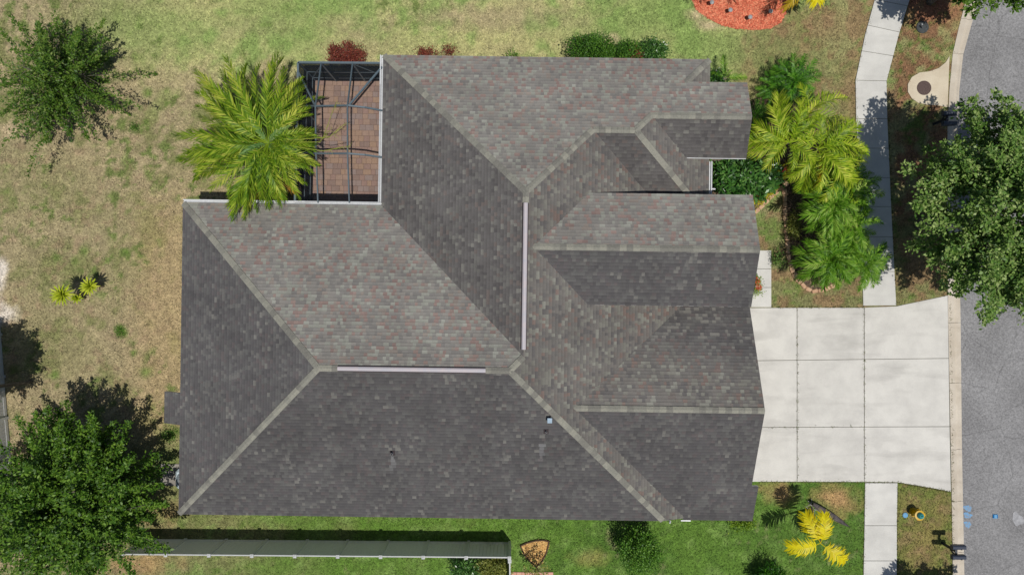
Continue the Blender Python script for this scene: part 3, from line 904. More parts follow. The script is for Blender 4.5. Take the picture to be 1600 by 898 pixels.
roof = empty('roof', (0, 0, 0)); roof.parent = house
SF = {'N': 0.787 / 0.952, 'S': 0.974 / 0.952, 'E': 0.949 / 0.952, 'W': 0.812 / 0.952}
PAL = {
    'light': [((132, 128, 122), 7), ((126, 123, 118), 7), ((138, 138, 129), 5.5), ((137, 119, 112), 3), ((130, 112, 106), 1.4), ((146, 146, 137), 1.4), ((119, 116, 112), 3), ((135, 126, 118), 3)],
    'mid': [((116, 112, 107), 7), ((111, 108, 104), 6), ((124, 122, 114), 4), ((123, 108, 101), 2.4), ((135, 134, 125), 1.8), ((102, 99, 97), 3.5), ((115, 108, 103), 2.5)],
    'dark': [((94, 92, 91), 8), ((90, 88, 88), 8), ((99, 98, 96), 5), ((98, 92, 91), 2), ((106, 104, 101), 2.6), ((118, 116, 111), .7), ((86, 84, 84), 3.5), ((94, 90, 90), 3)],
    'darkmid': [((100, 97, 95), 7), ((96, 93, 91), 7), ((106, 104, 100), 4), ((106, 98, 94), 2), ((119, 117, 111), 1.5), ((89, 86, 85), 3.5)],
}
COURSE = 0.132
STREAKS = []          # (u, v, half width, length) pale wash marks below the vents, on the south slope
deck_mb = MB()

def shingles(sl, pieces, pal, seed, fade=None, deck=True):
    rng = random.Random(seed)
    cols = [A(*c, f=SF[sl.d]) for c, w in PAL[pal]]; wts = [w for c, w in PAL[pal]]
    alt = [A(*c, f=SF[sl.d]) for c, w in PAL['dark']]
    V, Fl, Ft, Cc = [], [], [], []
    polys = []
    for pc in pieces:
        q = [sl.ts(u, v) for u, v in pc]
        ar = sum(q[i][0] * q[(i + 1) % len(q)][1] - q[(i + 1) % len(q)][0] * q[i][1] for i in range(len(q)))
        polys.append(q if ar > 0 else q[::-1])
    smin = min(p[1] for q in polys for p in q); smax = max(p[1] for q in polys for p in q)
    tmin = min(p[0] for q in polys for p in q); tmax = max(p[0] for q in polys for p in q)
    k0 = math.floor(smin / COURSE + 1e-6)
    k = k0
    prev = []
    while k * COURSE < smax:
        s0, s1 = k * COURSE, (k + 1) * COURSE
        t = tmin - rng.uniform(0, 0.3)
        cur = []
        while t < tmax:
            w = rng.choice((0.11, 0.13, 0.15, 0.17, 0.19, 0.22))
            ci = rng.choices(range(len(cols)), wts)[0]
            if prev and rng.random() < 0.12:
                ci = prev[min(len(prev) - 1, int((t - tmin) / (tmax - tmin + 1e-6) * len(prev)))] if t > tmin else ci
            cur.append(ci)
            jit = rng.uniform(0.95, 1.05); hh = rng.choice((0.008, 0.010, 0.014)); wob = rng.uniform(-.006, .006)
            rect = [(t, s0 + wob), (t + w, s0 + wob), (t + w, s1 + .012), (t, s1 + .012)]
            for q in polys:
                qq = clip(rect, q)
                if len(qq) < 3: continue
                b = len(V)
                col = cols[ci]
                tc, sc_ = t + w / 2, (s0 + s1) / 2
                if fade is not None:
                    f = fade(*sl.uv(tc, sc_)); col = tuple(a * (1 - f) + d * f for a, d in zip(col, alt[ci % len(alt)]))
                u_, v_ = sl.uv(tc, sc_)
                for (su, sv, hw, ln) in STREAKS:
                    if sl.d == 'S' and abs(u_ - su) < hw and 0 < sv - v_ < ln:
                        f = 0.5 * (1 - (sv - v_) / ln); col = tuple(a * (1 - f) + 0.26 * f for a in col)
                col = tuple(a * jit for a in col)
                n = len(qq)
                for lay in (1, 0):
                    for (tt, ss) in qq:
                        u, v = sl.uv(tt, ss)
                        z = sl.zz(ss) + (0.002 + hh * (s1 - ss) / COURSE if lay else -0.006)
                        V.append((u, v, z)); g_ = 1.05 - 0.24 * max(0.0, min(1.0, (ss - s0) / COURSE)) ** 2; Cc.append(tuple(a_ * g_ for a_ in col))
                Fl += list(range(b, b + n)); Ft.append(n)
                for i in range(n):
                    j = (i + 1) % n
                    Fl += [b + n + i, b + n + j, b + j, b + i]; Ft.append(4)
            t += w
        prev = cur
        k += 1
    # with t,s right-handed on the slope the faces already point up
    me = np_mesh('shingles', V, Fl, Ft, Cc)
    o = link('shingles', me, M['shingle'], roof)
    o['kind'] = 'stuff'
    if deck:
        for pc in pieces:
            zt = [sl.zz(sl.ts(u, v)[1]) - 0.014 for u, v in pc]
            deck_mb.prism(pc, [z - 0.17 for z in zt], zt)

RIDGE_V = -3.235
N_ = Slope('N', 9.88); S_ = Slope('S', -9.90); W1 = Slope('W', -14.15); N1 = Slope('N', 3.43); W2 = Slope('W', -5.64)
E_ = Slope('E', 6.62); S2 = Slope('S', 3.08); E2 = Slope('E', 8.36)
S3 = Slope('S', 5.57, 3.861 - PT * 1.60)
GZ, GV = 5.13, 1.62
GN = Slope('N', 3.90, GZ - PT * 2.28); GS = Slope('S', -0.66, GZ - PT * 2.28)
HZ, HV, HP = 4.40, -4.84, 0.47
HN = Slope('N', -0.62, HZ - HP * 4.22, HP); HS = Slope('S', -10.0, HZ - PT * 5.16)
STREAKS += [(-4.85, -7.0, 0.09, 0.9), (1.28, -6.3, 0.12, 1.1)]

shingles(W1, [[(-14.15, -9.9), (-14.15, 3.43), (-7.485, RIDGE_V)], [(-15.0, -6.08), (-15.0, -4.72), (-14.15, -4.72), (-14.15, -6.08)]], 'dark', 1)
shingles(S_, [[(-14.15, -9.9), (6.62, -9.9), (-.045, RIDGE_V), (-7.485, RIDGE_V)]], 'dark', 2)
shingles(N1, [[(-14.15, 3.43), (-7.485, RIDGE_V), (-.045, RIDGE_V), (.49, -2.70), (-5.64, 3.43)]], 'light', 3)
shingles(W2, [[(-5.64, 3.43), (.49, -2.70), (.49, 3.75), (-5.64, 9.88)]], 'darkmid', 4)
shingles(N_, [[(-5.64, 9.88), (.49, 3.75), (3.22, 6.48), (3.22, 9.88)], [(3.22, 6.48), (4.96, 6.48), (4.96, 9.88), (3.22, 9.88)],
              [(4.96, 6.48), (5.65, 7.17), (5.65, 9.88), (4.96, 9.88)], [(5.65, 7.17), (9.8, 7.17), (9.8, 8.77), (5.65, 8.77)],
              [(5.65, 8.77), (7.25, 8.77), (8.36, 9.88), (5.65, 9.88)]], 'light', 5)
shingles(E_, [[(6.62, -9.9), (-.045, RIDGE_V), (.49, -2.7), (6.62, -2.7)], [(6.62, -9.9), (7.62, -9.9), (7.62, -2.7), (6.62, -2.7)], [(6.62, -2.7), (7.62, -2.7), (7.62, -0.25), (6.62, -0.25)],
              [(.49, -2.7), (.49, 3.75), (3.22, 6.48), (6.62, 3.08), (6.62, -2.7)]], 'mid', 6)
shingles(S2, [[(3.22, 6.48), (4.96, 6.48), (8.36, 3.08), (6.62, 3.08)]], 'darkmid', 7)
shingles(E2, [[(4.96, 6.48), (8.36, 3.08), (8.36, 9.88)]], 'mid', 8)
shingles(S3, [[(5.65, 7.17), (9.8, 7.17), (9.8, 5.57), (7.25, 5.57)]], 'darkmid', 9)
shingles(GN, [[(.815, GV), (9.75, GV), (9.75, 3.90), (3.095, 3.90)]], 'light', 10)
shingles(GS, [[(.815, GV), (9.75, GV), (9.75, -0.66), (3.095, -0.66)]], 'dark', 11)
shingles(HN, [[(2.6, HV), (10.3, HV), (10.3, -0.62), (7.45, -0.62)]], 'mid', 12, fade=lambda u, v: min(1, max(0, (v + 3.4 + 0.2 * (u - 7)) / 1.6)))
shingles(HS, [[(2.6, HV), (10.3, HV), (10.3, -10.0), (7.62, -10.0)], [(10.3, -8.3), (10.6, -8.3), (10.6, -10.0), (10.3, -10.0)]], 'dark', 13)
deck_mb.build('roof_deck', M['fascia'], roof)

# hip and ridge caps: one bent cap shingle per piece
CAPM = [M['cap_a'], M['cap_b'], M['cap_c']]
def cap_mesh(name, L, w, drop, mat):
    mb = MB()
    vs = []
    for x, lift in ((0, 0.034), (L, 0.014)):
        for y, z in ((-w, -drop), (0, 0), (w, -drop)):
            vs.append((x, y, z + lift))
        for y, z in ((-w, -drop - 0.02), (0, -0.03), (w, -drop - 0.02)):
            vs.append((x, y, z))
    fs = [(0, 1, 7, 6)[::-1], (1, 2, 8, 7)[::-1], (0, 3, 4, 1)[::-1], (1, 4, 5, 2)[::-1], (0, 6, 9, 3)[::-1], (2, 5, 11, 8)[::-1]]
    mb.add(vs, fs)
    me = mb.mesh(name); me.materials.append(mat)
    return me
CAPS = {}
def caps(a, b, zf, kind, start=0.0, end=0.0, wid=0.126):
    """a (low end) -> b (high end), plan points with height function"""
    A3 = Vector((a[0], a[1], zf(*a))); B3 = Vector((b[0], b[1], zf(*b)))
    d = B3 - A3; L = d.length; d.normalize()
    n = max(1, round((L - start - end) / 0.262)); st = (L - start - end) / n
    drop = {'hip': wid * 0.28, 'ridge': wid * PT}[kind]
    s = d.cross(Vector((0, 0, 1))).normalized(); up = s.cross(d)
    m3 = Matrix((d, -s, up)).transposed()
    for i in range(n):
        key = (kind, random.randrange(3), round(st, 2), wid)
        if key not in CAPS: CAPS[key] = cap_mesh('ridge_cap', st + 0.05, wid, drop, CAPM[key[1]])
        o = link('ridge_cap', CAPS[key], None, roof)
        p = A3 + d * (start + st * i)
        m = m3.to_4x4(); m.translation = p + Vector((0, 0, 0.012 + 0.002 * (i % 2)))
        o.matrix_local = m
def zof(*sls): return lambda u, v: min(s.zz(s.ts(u, v)[1]) for s in sls)
caps((-14.12, -9.87), (-7.485, RIDGE_V), zof(W1, S_), 'hip')
caps((-14.12, 3.40), (-7.485, RIDGE_V), zof(W1, N1), 'hip')
caps((6.59, -9.87), (-.045, RIDGE_V), zof(S_, E_), 'hip')
caps((.49, -2.70), (-.045, RIDGE_V), zof(N1, E_), 'hip')
caps((-5.61, 9.85), (.49, 3.75), zof(W2, N_), 'hip')
caps((3.22, 6.48), (.49, 3.75), zof(E_, N_), 'hip')
caps((5.65, 7.17), (4.96, 6.48), zof(E2, N_), 'hip')
caps((8.33, 9.85), (7.25, 8.77), zof(E2, N_), 'hip')
caps((7.9, 3.54), (4.96, 6.48), zof(E2, S2), 'hip')
caps((-7.485, RIDGE_V), (-.045, RIDGE_V), zof(S_), 'ridge', 0, 6.65)
caps((-.045, RIDGE_V), (-7.485, RIDGE_V), zof(S_), 'ridge', 0, 6.45)
caps((.49, 3.75), (.49, -2.70), zof(E_), 'ridge', 0, 6.05)
caps((9.78, 7.17), (5.65, 7.17), zof(N_), 'ridge')
caps((3.22, 6.48), (4.96, 6.48), zof(N_), 'ridge')
caps((9.73, GV), (0.815, GV), zof(GN), 'ridge')
caps((10.28, HV), (2.6, HV), zof(HN), 'ridge')

# ridge vents
def ridge_vent(a, b, z):
    mb = MB(); a3, b3 = Vector((*a, z + 0.085)), Vector((*b, z + 0.085))
    d = (b3 - a3).normalized(); s = Vector((-d.y, d.x, 0))
    w = 0.082
    vs = []
    for p in (a3, b3):
        for off, h in ((-w, -0.03), (-0.03, 0), (0.03, 0), (w, -0.03), (w, -0.055), (-w, -0.055)):
            vs.append(p + s * off + Vector((0, 0, h)))
    mb.add(vs, [(i, (i + 1) % 6, 6 + (i + 1) % 6, 6 + i) for i in range(6)] + [tuple(range(5, -1, -1)), tuple(range(6, 12))])
    o = mb.build('ridge_vent', M['ridge_vent'], roof)
    mb = MB(); mb.bar(a3 - Vector((0, 0, 0.10)), b3 - Vector((0, 0, 0.10)), 0.23, 0.09)
    mb.build('vent_base', M['vent_dark'], roof)
ridge_vent((-6.72, RIDGE_V), (-0.98, RIDGE_V), 5.483)
ridge_vent((.49, 3.32), (.49, -2.42), 5.263)

# plumbing vents on the south slope
def vent_pipe(u, v, h=0.32, r=0.045):
    z = S_.zz(v + 9.9)
    o = MB().tube([(u, v, z - 0.1), (u, v, z + h)], r, 12).build('vent_pipe', M['lead'], roof)
    fl = MB(); fl.bar((u, v - 0.10, z - 0.10 * PT + 0.016), (u, v + 0.10, z + 0.10 * PT + 0.016), 0.2, 0.012)
    fl.build('vent_flashing', M['vent_dark'], roof)
    MB().tube([(u, v, z + h - 0.01), (u, v, z + h + 0.004)], r * 0.8, 12).build('vent_opening', M['black'], roof)
def pix_uv(px, py, z):
    w = P(px, py, z); q = HM.inverted() @ w; return q.x, q.y
u, v = pix_uv(612, 709, 4.2); vent_pipe(u, v, 0.28)
u, v = pix_uv(853.5, 675, 4.6); vent_pipe(u, v, 0.2, 0.035)
u, v = pix_uv(859, 657, 4.95); z = S_.zz(v + 9.9)
mb = MB(); mb.box((u, v, z + 0.12), (0.14, 0.15, 0.26)); mb.build('vent_box', M['lead'], roof)
mb = MB(); mb.box((u, v, z + 0.275), (0.19, 0.2, 0.03)); mb.build('vent_cap', M['skylight'], roof, bevel=0.008)

# gutters: open troughs
def gutter(a, b, z, side):
    """a-b along the eave, side = outward normal in plan"""
    mb = MB(); a, b = Vector((*a, z)), Vector((*b, z)); n = Vector((*side, 0))
    prof = [(0.012, 0.0), (0.012, -0.12), (0.09, -0.13), (0.135, -0.06), (0.14, 0.005), (0.10, 0.005), (0.118, -0.02), (0.08, -0.105), (0.03, -0.10), (0.03, 0.0)]
    vs = [p + n * o + Vector((0, 0, h)) for p in (a, b) for o, h in prof]
    k = len(prof)
    mb.add(vs, [(i, (i + 1) % k, k + (i + 1) % k, k + i) for i in range(k)] + [tuple(range(k - 1, -1, -1)), tuple(range(k, 2 * k))])
    bm = bmesh.new(); me = mb.mesh('gutter'); bm.from_mesh(me); bmesh.ops.recalc_face_normals(bm, faces=bm.faces); bm.to_mesh(me); bm.free()
    return link('gutter', me, M['gutter'], house)
gutter((-14.15, 3.44), (-5.66, 3.44), 2.75, (0, 1))
gutter((-5.65, 3.58), (-5.65, 9.88), 2.75, (-1, 0))
gutter((8.37, 4.0), (8.37, 5.52), 2.75, (1, 0))
for (x, y, z, dx, dy) in ((8.5, 5.3, 2.68, -.0, .22), (8.5, 4.35, 2.68, 0.16, 0.0)):
    mb = MB(); mb.tube([(x, y, z), (x + dx, y + dy, z - .04), (x + dx, y + dy, z - .5)], 0.035, 8); mb.build('downspout', M['gutter'], house)
mb = MB(); mb.box((8.53, 5.56, 3.16), (2.52, 0.025, 0.07)); mb.build('fascia_trim', M['gutter'], house)
mb = MB(); mb.tube([(7.0, -10.02, 2.45), (7.0, -10.10, 2.38), (7.0, -9.98, 2.2), (7.0, -9.6, 0.3)], 0.035, 8); mb.build('downspout', M['gutter'], house)
mb = MB(); mb.box((7.72, -10.05, 2.20), (0.42, 0.045, 0.07)); mb.build('gutter_end', M['gutter'], house)

# walls (each wing a wall mesh) with gable ends
def wallbox(u0, u1, v0, v1, h, z0=0.0):
    return MB().prism([(u0, v0), (u1, v0), (u1, v1), (u0, v1)], z0, h).build('wall', M['stucco'], house)
wallbox(-13.72, 6.2, -9.48, 3.0, 2.55)
wallbox(-5.2, 6.1, 3.02, 9.45, 2.55)
wallbox(6.12, 7.95, 3.5, 9.44, 2.54)
wallbox(-14.6, -13.74, -5.95, -4.85, 2.22)
def gable_wall(u0, u1, vs, vr, vn, h, pk):
    mb = MB()
    pr = [(vs, 0.0), (vn, 0.0), (vn, h), (vr, pk), (vs, h)]
    v = [(u0, a, b) for a, b in pr] + [(u1, a, b) for a, b in pr]
    mb.add(v, [(4, 3, 2, 1, 0), (5, 6, 7, 8, 9)] + [(i, (i + 1) % 5, 5 + (i + 1) % 5, 5 + i) for i in range(5)])
    me = mb.mesh('wall'); bm = bmesh.new(); bm.from_mesh(me); bmesh.ops.recalc_face_normals(bm, faces=bm.faces); bm.to_mesh(me); bm.free()
    return link('wall', me, M['stucco'], house)
gable_wall(7.96, 9.45, 5.9, 7.17, 8.44, 3.1, 3.6)
gable_wall(6.21, 9.4, -0.3, GV, 3.48, 4.12, 4.85)
gable_wall(6.22, 9.95, -9.5, HV, -1.2, 2.25, 4.1)
MB().prism([(9.96, -9.5), (10.25, -9.5), (10.25, -8.5), (9.96, -8.5)], 0, 2.2).build('wall', M['stucco'], house)
# white pillar by the front walk
mb = MB(); mb.box((9.62, -0.45, 1.9), (0.3, 0.3, 3.8)); mb.build('pillar', M['fascia'], house, bevel=0.01)

def window(u, v, w, h, sill, face):
    n = {'E': (1, 0), 'W': (-1, 0), 'N': (0, 1), 'S': (0, -1)}[face]
    ax = (0, 1) if face in 'EW' else (1, 0)
    fr = MB()
    zc = sill + h / 2
    def bx(mb, da, dz, sa, sz, th, out):
        mb.box((u + ax[0] * da + n[0] * out, v + ax[1] * da + n[1] * out, zc + dz), (sa if ax[0] else th, sa if ax[1] else th, sz))
    for s in (-1, 1):
        bx(fr, s * w / 2, 0, 0.08, h + 0.08, 0.07, 0.03); bx(fr, 0, s * h / 2, w - 0.08, 0.08, 0.066, 0.03)
    bx(fr, 0, 0, w - 0.08, 0.04, 0.05, 0.03)
    f = fr.build('window', M['fascia'], house)
    p = MB(); bx(p, 0, 0, w - 0.06, h - 0.06, 0.02, 0.012)
    o = p.build('pane', M['glass']); o.parent = f
for a in [(-13.72, -1.5, 1.5, 1.3, 0.9, 'W'), (-13.72, -7.4, 1.2, 1.2, 0.9, 'W'), (-9.0, -9.48, 1.5, 1.3, 0.9, 'S'), (-2.0, -9.48, 1.5, 1.3, 0.9, 'S'), (3.5, -9.48, 0.9, 0.9, 1.2, 'S'),
          (-2.0, 9.45, 1.5, 1.3, 0.9, 'N'), (3.0, 9.45, 1.5, 1.3, 0.9, 'N'), (9.45, 7.17, 1.6, 1.5, 0.8, 'E'), (9.4, 2.7, 0.9, 1.6, 0.8, 'E'), (-9.5, 3.0, 2.4, 2.0, 0.1, 'N')]:
    window(*a)
def door(u, v, w, h, face, mat, name, rows, cols):
    n = 1
    mb = MB(); mb.box((u + 0.02, v, h / 2), (0.06, w, h)); d = mb.build(name, mat, house)
    for i in range(rows):
        for j in range(cols):
            pb = MB(); pb.box((u + 0.055, v - w / 2 + (j + .5) * w / cols, (i + .5) * h / rows), (0.02, w / cols * 0.8, h / rows * 0.75))
            o = pb.build('panel', mat); o.parent = d
door(9.95, -4.6, 4.9, 2.13, 'E', M['garage_door'], 'garage_door', 4, 8)
door(10.25, -9.0, 0.7, 2.0, 'E', M['door'], 'side_door', 3, 1)
door(9.4, 0.8, 1.6, 2.4, 'E', M['door'], 'front_door', 3, 2)

# ---------------------------------------------------------------- patio and screen enclosure
patio = MB().prism([(x, y) for x, y in ((-10.3, 3.02), (-5.22, 3.02), (-5.22, 9.75), (-10.3, 9.75))], -0.05, 0.03).build('patio', noise_mat('paver_joint_sand', A(128, 106, 96), A(142, 120, 108), 8))
patio.rotation_euler = (0, 0, -TH); tag(patio, kind='structure')
PVM = {}
def paver(u, v, w, h, z=0.03):
    key = (round(w, 2), round(h, 2), random.choices(range(5), (4, 3, 2.2, 2.4, 2.2))[0])
    if key not in PVM:
        mb = MB(); mb.box((0, 0, 0), (key[0] - 0.009, key[1] - 0.009, 0.05))
        me = mb.mesh('paver'); bm = bmesh.new(); bm.from_mesh(me); bmesh.ops.bevel(bm, geom=[e for e in bm.edges if all(v_.co.z > 0 for v_ in e.verts)], offset=0.008, segments=1, affect='EDGES'); bm.to_mesh(me); bm.free()
        me.materials.append(PAV[key[2]]); PVM[key] = me
    o = link('paver', PVM[key], None, patio)
    o.location = (u, v, z + random.uniform(0, 0.004))
v = 3.35; ri = 0
while v < 9.5:
    u = -9.62 + (0.13 if ri % 2 else 0)
    while u < -5.85:
        w = random.choice((0.2, 0.26, 0.26, 0.32, 0.38))
        paver(u + w / 2, v + 0.13, w, 0.26); u += w
    v += 0.26; ri += 1

cage = empty('screen_enclosure', P(465, 98, 0)); tag(cage, 'grey aluminium screened patio enclosure with dark mesh beside the big palm', 'screen enclosure')
def cbar(a, b, w=0.052, name='beam'):
    keep_parent(MB().bar(P(*a), P(*b), w, 0.08).build(name, M['bronze']), cage)
ZE = 2.6
NW, NE_ = (466, 98, ZE), (598, 99, ZE)
SW = (461, 320, ZE)
cbar(NW, NE_, 0.09); cbar(NW, SW, 0.09)
b1 = [(502, 99, 2.62), (493, 166, 3.35), (494, 240, 3.35), (497, 317, 2.82)]
b2 = [(551, 99, 2.62), (543, 165, 3.5), (543, 240, 3.5), (546, 317, 2.82)]
for b in (b1, b2):
    for p, q in zip(b[:-1], b[1:]): cbar(p, q)
x1 = [(474, 166, 2.75), (493, 166, 3.35), (543, 165, 3.5), (570, 168, 3.3), (597, 173, 2.82)]
x2 = [(471, 239, 2.75), (494, 240, 3.35), (543, 240, 3.5), (570, 242, 3.3), (596, 246, 2.82)]
for b in (x1, x2):
    for p, q in zip(b[:-1], b[1:]): cbar(p, q, 0.065)
cbar((597, 105, 2.66), (546, 164, 3.46), 0.07, 'brace'); cbar((466, 112, 2.62), (492, 164, 3.32), 0.07, 'brace')
def under(p, z):
    w = P(*p); return Vector((w.x, w.y, z))
for p in (NW, (502, 99, ZE), (551, 99, ZE), (596, 99, ZE), (465, 166, ZE), (463, 240, ZE), SW):
    mb = MB(); mb.bar(under(p, 0.0), under(p, ZE), 0.07, 0.05, up=Vector((0, 1, 0))); keep_parent(mb.build('post', M['bronze']), cage)
for z in (0.5, 1.35):
    mb = MB(); mb.bar(under(NW, z), under(NE_, z), 0.05, 0.06); keep_parent(mb.build('rail', M['bronze']), cage)
    mb = MB(); mb.bar(under(NW, z), under(SW, z), 0.05, 0.06); keep_parent(mb.build('rail', M['bronze']), cage)
for s in ((NW, (502, 99, ZE)), ((551, 99, ZE), (596, 99, ZE))):
    mb = MB(); mb.bar(under(s[0], 0.5 if s[0] is NW else 2.5), under(s[1], 2.5 if s[0] is NW else 0.5), 0.045, 0.05); keep_parent(mb.build('brace', M['bronze']), cage)
def panel(pts, mat):
    mb = MB(); mb.add(pts, [tuple(range(len(pts)))])
    keep_parent(mb.build('screen_panel', mat), cage)
def lift(p, d=0.055): return P(*p) + Vector((0, 0, d))
cols_n = [NW, b1[0], b2[0], NE_]
for a, b in zip(cols_n[:-1], cols_n[1:]):
    panel([under(a, 0.04), under(b, 0.04), under(b, ZE), under(a, ZE)], M['screen_wall'])
wl = [NW, (465, 166, ZE), (463, 240, ZE), SW]
for a, b in zip(wl[:-1], wl[1:]):
    panel([under(a, 0.04), under(b, 0.04), under(b, ZE), under(a, ZE)], M['screen_wall'])
gutE = [NE_, x1[-1], x2[-1], (595, 318, 2.82)]
rows = [[NW, b1[0], b2[0], NE_], [x1[0], b1[1], b2[1], x1[-1]], [x2[0], b1[2], b2[2], x2[-1]], [SW, b1[3], b2[3], (595, 318, 2.82)]]
for i in range(3):
    for j in range(3):
        q = [rows[i][j], rows[i + 1][j], rows[i + 1][j + 1], rows[i][j + 1]]
        panel([lift(p) for p in q], M['screen_roof'])

# ---------------------------------------------------------------- concrete pad, condenser
pad = MB().prism([G2(*p) for p in ((252, 724), (332, 724), (332, 758), (252, 758))], -0.05, 0.06).build('concrete_pad', M['ac_pad'], bevel=0.01)
tag(pad, kind='structure')
ac = empty('air_conditioner', P(298, 741, 0.06)); tag(ac, 'pale blue-white air conditioner on a concrete pad under the left eave', 'air conditioner')
mb = MB(); mb.box((0.1, 0, 0.42), (0.9, 0.9, 0.84)); mb.build('casing', M['ac'], ac, bevel=0.12)
mb = MB()
for i in range(9): mb.lathe([(0.04 + i * 0.04, 0.86), (0.05 + i * 0.04, 0.872), (0.052 + i * 0.04, 0.86)], 20, (0.1, 0, 0))
mb.build('fan_grille', M['ac'], ac)
# ---------------------------------------------------------------- fences
def fence(name, pts, label, h=1.85, boards=True):
    """pts: ground positions of the posts"""
    root = empty(name, pts[0]); tag(root, label, 'fence')
    for p in pts:
        mb = MB(); mb.box((p.x, p.y, h / 2 + 0.02), (0.127, 0.127, h + 0.04))
        po = keep_parent(mb.build('post', M['white_vinyl'], bevel=0.006), root)
        mb = MB(); z = h + 0.04
        mb.box((p.x, p.y, z + 0.012), (0.15, 0.15, 0.025))
        mb.add([(p.x - .06, p.y - .06, z + .025), (p.x + .06, p.y - .06, z + .025), (p.x + .06, p.y + .06, z + .025), (p.x - .06, p.y + .06, z + .025), (p.x, p.y, z + .06)],
               [(0, 1, 4), (1, 2, 4), (2, 3, 4), (3, 0, 4)])
        c = mb.build('post_cap', M['white_vinyl']); c.parent = po; c.matrix_parent_inverse = po.matrix_parent_inverse @ Matrix.Identity(4)
        c.matrix_parent_inverse = Matrix.Identity(4)
    for a, b in zip(pts[:-1], pts[1:]):
        d = (b - a); L = d.length; d = d / L
        a2, b2 = a + d * 0.066, b - d * 0.066
        up = Vector((0, 0, 1))
        for z, hh in ((h - 0.07, 0.14), (0.14, 0.16)):
            mb = MB(); mb.bar(a2 + up * z, b2 + up * z, 0.05, hh); keep_parent(mb.build('rail', M['white_vinyl']), root)
        n = max(4, round((L - 0.13) / 0.155)); w = (L - 0.134) / n
        for i in range(n):
            c = a2 + d * (w * (i + 0.5)) + up * ((h - 0.14 + 0.22) / 2)
            mb = MB(); s = Vector((-d.y, d.x, 0))
            mb.bar(c - d * (w / 2 - 0.004), c + d * (w / 2 - 0.004), 0.022, h - 0.14 - 0.22)
            keep_parent(mb.build('board', M['white_vinyl']), root)
    return root
h = 1.85
fx = [192, 259.5, 327, 394, 461, 528, 595, 661.5, 728.5, 796]
def fy(x): return 865.5 + (x - 192) * 0.0083
pts = []
for x in fx:
    w = P(x, fy(x), h); pts.append(Vector((w.x, w.y, 0)))
fence('vinyl_fence', pts, 'long white vinyl privacy fence running below the bottom edge of the house')
c0 = pts[-1]
fence('vinyl_fence', [c0 + Vector((0.012, -0.15, 0)), c0 + Vector((0.03, -2.05, 0)), c0 + Vector((0.05, -3.95, 0))], 'short white fence run turning off towards the bottom edge from the fence corner')
g = [P(-3, 460), P(2, 522), P(7, 588), P(12, 652), P(18, 718), P(23, 782)]
fence('vinyl_fence', [Vector((p.x, p.y, 0)) for p in g], 'bluish-white fence at the far left edge in the tree shade')

# ---------------------------------------------------------------- plants: builders
def frond_mesh(name, L, pairs, leaf, wid, a0, a1, seed, mat, stem=0.16, vee=0.45, rach=0.018, curl=0.0, spread=(70, 28), droop=(0.15, 0.6)):
    """feather frond along +x, rising at a0 and bending to -a1 (degrees)"""
    rr = random.Random(seed)
    n = 14
    pts = [Vector((0, 0, 0))]
    ds = L / n
    side_drift = rr.uniform(-0.12, 0.12) + curl
    for i in range(n):
        t = (i + 0.5) / n
        a = R(a0 - (a0 + a1) * t ** 1.25)
        yaw = side_drift * t
        pts.append(pts[-1] + Vector((math.cos(a) * math.cos(yaw), math.cos(a) * math.sin(yaw), math.sin(a))) * ds)
    def at(t):
        f = min(t * n, n - 1e-4); i = int(f); return pts[i].lerp(pts[i + 1], f - i), (pts[i + 1] - pts[i]).normalized()
    mb = MB()
    mb.tube([at(t)[0] for t in np.linspace(0, 1, 7)], [rach * (1 - 0.85 * t) for t in np.linspace(0, 1, 7)], 4, False)
    for k in range(pairs):
        t = stem + (1 - stem) * (k + 0.5) / pairs
        p, d = at(t)
        s = Vector((0, 0, 1)).cross(d)
        if s.length < 0.05: s = Vector((0, 1, 0))
        s.normalize(); up = d.cross(s)
        ll = leaf * (0.45 + 0.75 * math.sin(math.pi * min(1, (t - stem) / (1 - stem) * 0.82 + 0.12)))
        for sg in (-1, 1):
            ph = R(spread[0] + (spread[1] - spread[0]) * t + rr.uniform(-13, 13))
            v0 = vee + rr.uniform(-.25, .25)
            dirv = (d * math.cos(ph) + s * (sg * math.sin(ph)) + up * v0 * 0.6).normalized()
            l2 = ll * rr.uniform(0.8, 1.1)
            wd = d.cross(dirv).cross(dirv)
            wd = (d - dirv * d.dot(dirv)).normalized()
            q = p + d * rr.uniform(-.01, .01)
            mid = q + dirv * l2 * 0.5
            tip = q + dirv * l2 + Vector((0, 0, -1)) * l2 * rr.uniform(*droop)
            mb.add([q - wd * wid * .3, q + wd * wid * .3, mid + wd * wid * .5, mid - wd * wid * .5, tip], [(0, 1, 2, 3), (3, 2, 4)])
    me = mb.mesh(name); me.materials.append(mat)
    return me

